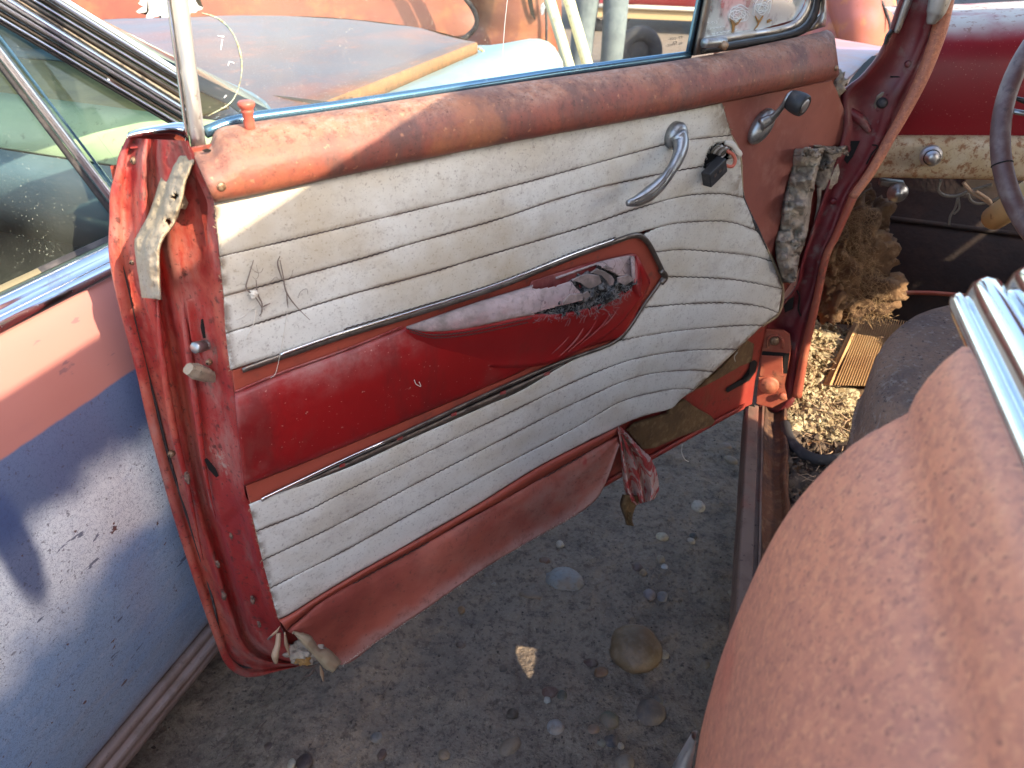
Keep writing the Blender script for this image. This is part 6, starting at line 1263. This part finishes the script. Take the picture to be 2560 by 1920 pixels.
# ------------------------------------------------------------------ stones on the soil
mt['stone'] = M('river_stone', (1, 1, 1, 1), .62, 0, [dict(s=60, lo=.45, hi=.7, col=c8(120, 108, 96), amt=.45, d=6), dict(s=300, lo=.6, hi=.7, col=c8(70, 62, 56), amt=.35), dict(s=25, lo=.48, hi=.68, col=c8(116, 98, 82), amt=.65, d=8), dict(s=140, lo=.5, hi=.66, col=c8(84, 72, 62), amt=.45, d=6)], (160, .2, .002), objcol=True)
ST = [
 (1410, 1447, 91, 56, (128, 140, 152), -8, 'large flat blue grey oval stone below the kick strip', .3), (1585, 1634, 108, 93, (116, 92, 66), 20, 'biggest tan brown cobble, rounded and dusty', .85), (1624, 1782, 64, 60, (104, 94, 94), 30, 'round purple grey cobble with a pale ring', .45),
 (1643, 1750, 28, 23, (112, 110, 106), 30, 'small grey pebble touching the purple grey cobble', .5), (1390, 1818, 40, 33, (158, 160, 170), 15, 'smooth pale lilac white pebble, egg shaped', .5), (1274, 1867, 56, 36, (140, 124, 110), -40, 'long speckled tan stone lying aslant', .4),
 (1523, 1801, 42, 36, (98, 104, 92), 0, 'round green grey pebble', .5), (1484, 1824, 27, 22, (150, 116, 100), 0, 'round pinkish pebble beside the green grey one', .5), (1528, 1855, 30, 30, (56, 60, 80), 0, 'dark blue black pebble near a tiny white one', .6), (1550, 1865, 17, 15, (200, 192, 176), 0, 'tiny white pebble touching the dark blue one', .6),
 (1503, 1857, 20, 14, (124, 128, 120), 0, 'small flat grey green pebble left of the dark blue one', .4), (1561, 1906, 38, 35, (140, 128, 120), 40, 'striped grey stone cut by the lower picture edge', .6), (1406, 1739, 23, 21, (72, 78, 76), 0, 'dark green grey pebble beside a maroon stone', .6), (1375, 1731, 37, 25, (104, 62, 58), -8, 'maroon stone with pale specks', .5),
 (1368, 1750, 15, 15, (186, 184, 176), 0, 'little whitish chip under the maroon stone', .5), (1281, 1785, 25, 26, (66, 56, 50), 30, 'dark brown cracked pebble, alone in the soil', .6), (1258, 1673, 18, 18, (44, 48, 54), 0, 'tiny black pebble left of the sunlit spot', .7), (1659, 1638, 27, 22, (176, 162, 140), -30, 'beige pebble beside the biggest cobble', .5),
 (1476, 1657, 34, 20, (84, 52, 50), -5, 'flat dark maroon chip left of the biggest cobble', .4), (1503, 1680, 26, 29, (134, 88, 58), 50, 'rusty brown chip under the flat maroon chip', .5), (1153, 1525, 18, 19, (160, 112, 64), 0, 'orange tan pebble under the kick strip edge', .6), (1400, 1362, 20, 17, (186, 178, 164), 0, 'pale pebble above the flat blue oval stone', .6),
 (1655, 1342, 29, 19, (190, 182, 158), -12, 'pale cream oval pebble near the torn flap', .5), (1651, 1399, 21, 20, (150, 134, 112), 0, 'beige pebble with a darker top below the cream oval', .6), (1661, 1418, 15, 14, (188, 192, 198), 0, 'tiny bluish white chip', .6), (1624, 1486, 29, 22, (128, 122, 136), 20, 'lilac grey pebble, left one of a pair', .5),
 (1655, 1492, 25, 23, (116, 120, 136), 0, 'blue grey pebble, right one of a pair', .55), (1608, 1432, 17, 15, (150, 122, 90), 0, 'small tan pebble beside a maroon grey one', .6), (1593, 1418, 23, 20, (104, 84, 84), 0, 'maroon grey pebble half sunk in the soil', .5), (941, 1844, 27, 21, (124, 128, 134), -10, 'grey blue pebble, leftmost on the open soil', .5),
 (1110, 1887, 26, 23, (150, 126, 104), 40, 'half buried tan pebble near the lower edge', .5), (955, 1887, 19, 22, (92, 58, 56), 30, 'dark maroon chip near the lower left soil', .6), (1151, 1614, 24, 20, (100, 72, 62), 0, 'brown maroon pebble on bare soil below the door', .5), (1328, 1486, 58, 18, (128, 110, 96), 4, 'long flat tan stone almost buried beside the blue oval', .25),
 (1363, 1402, 28, 18, (116, 80, 66), 10, 'brown red chip above the blue oval stone', .5), (1235, 1461, 14, 8, (176, 166, 150), 0, 'tiny pale flake below the kick strip', .5), (762, 1906, 35, 33, (66, 50, 58), 0, 'dark purple round pebble at the lower edge', .5), (729, 1910, 17, 22, (196, 190, 170), 20, 'white cream pebble beside the dark purple one', .6),
 (673, 1867, 22, 18, (74, 50, 54), 10, 'small dark maroon pebble near the left car', .5), (1746, 1268, 31, 27, (182, 174, 162), 0, 'whitish lump of stone between flap and sill', .7), (1827, 1151, 34, 15, (150, 132, 110), 25, 'tan wedge of stone close to the sill', .5), (1817, 1116, 25, 13, (150, 128, 116), 0, 'pinkish flat pebble near the door hinge', .5),
 (1834, 1486, 26, 19, (150, 138, 118), 10, 'beige pebble against the sill', .6), (1733, 1342, 19, 18, (54, 60, 66), 0, 'dark blue black pebble with a pale neighbour', .6), (1727, 1353, 21, 14, (166, 160, 148), 0, 'pale grey pebble under the dark blue black one', .5), (1764, 1660, 20, 17, (140, 122, 104), 0, 'small brown chip by the rounded red bodywork', .5)]
for k, (x, y, w, h, col, rot, lab, pr) in enumerate(ST):
    p = cz((x, y), 0.0); gz = soil_z(p[0], p[1]); p = cz((x, y), gz)
    depth = np.linalg.norm(p - CAM); m_px = depth / F_PX
    vy = (p - CAM)[:2]; vy = vy / np.linalg.norm(vy); inc = abs((p - CAM)[2]) / depth
    a = w / 2 * m_px; b = h / 2 * m_px / max(.5, inc); hz = min(a, b) * (.55 + .3 * pr)
    fy = np.array([vy[0], vy[1], 0]); fx = np.array([vy[1], -vy[0], 0]); c_, s_ = math.cos(rad(-rot)), math.sin(rad(-rot))
    ex = fx * c_ + fy * s_; ey = -fx * s_ + fy * c_
    rough_ = .16 if w < 80 else .22
    V, F = blob_geo(p + Z * hz * (pr - .62) * .9, (a * 1.06, b, hz), 100 + k, rough_, .9, 3, (ex, ey, Z))
    o = mk('stone' if w > 30 else 'pebble', V, F, mt['stone']); g_ = sum(col) / 3; o.color = c8(*[.80 * (g_ + (v - g_) * .75) + d_ for v, d_ in zip(col, (4, 0, -6))]); tag(o, lab, 'stone' if w > 30 else 'pebble', 'stones lying on the soil')
parts = []
for k in range(3800):
    x, y = rng.uniform(-.7, .6), rng.uniform(.35, 2.1)
    r = .0009 + .0030 * rng.random() ** 4
    c = np.array([x, y, soil_z(x, y) + r * .2]); q, _ = np.linalg.qr(rng.normal(0, 1, (3, 3)))
    bb = [np.array(v) * r * rng.uniform(.6, 1.4) for v in [(1, 0, 0), (-1, 0, 0), (0, .9, 0), (0, -.9, 0), (0, 0, .7), (0, 0, -.7)]]
    parts.append(([c + q @ v for v in bb], [(0, 2, 4), (2, 1, 4), (1, 3, 4), (3, 0, 4), (2, 0, 5), (1, 2, 5), (3, 1, 5), (0, 3, 5)]))
mt['grit'] = M('grit', c8(92, 80, 70), .9, 0, [dict(s=70, lo=.4, hi=.6, col=c8(56, 48, 44), amt=.9, d=1), dict(s=90, lo=.58, hi=.64, col=c8(150, 136, 118), amt=.8, d=1)])
o = join('gravel', parts, mt['grit'], None); tag(o, 'fine grit and crumbs of soil scattered over the ground', 'gravel', kind='stuff')
parts = []
for k in range(170):
    x, y = rng.uniform(-.6, .5), rng.uniform(.4, 1.9)
    if k < 90: t = rng.random(); x = -.545 + .19 * t + rng.normal(0, .025) + .05; y = .52 + .55 * t
    an = rng.uniform(0, 6.28); ln = rng.uniform(.008, .04); z0 = soil_z(x, y)
    d = np.array([math.cos(an), math.sin(an), rng.uniform(0, .25)]) * ln; c = np.array([x, y, z0 + .001])
    parts.append(tube_geo([c, c + d * .5 + rng.normal(0, .002, 3) + Z * .001, c + d], rng.uniform(.0003, .0009), 4))
o = join('twig_litter', parts, mt['dead_root'], None); tag(o, 'thin twigs and dry stems scattered on the soil', 'twigs', kind='stuff')
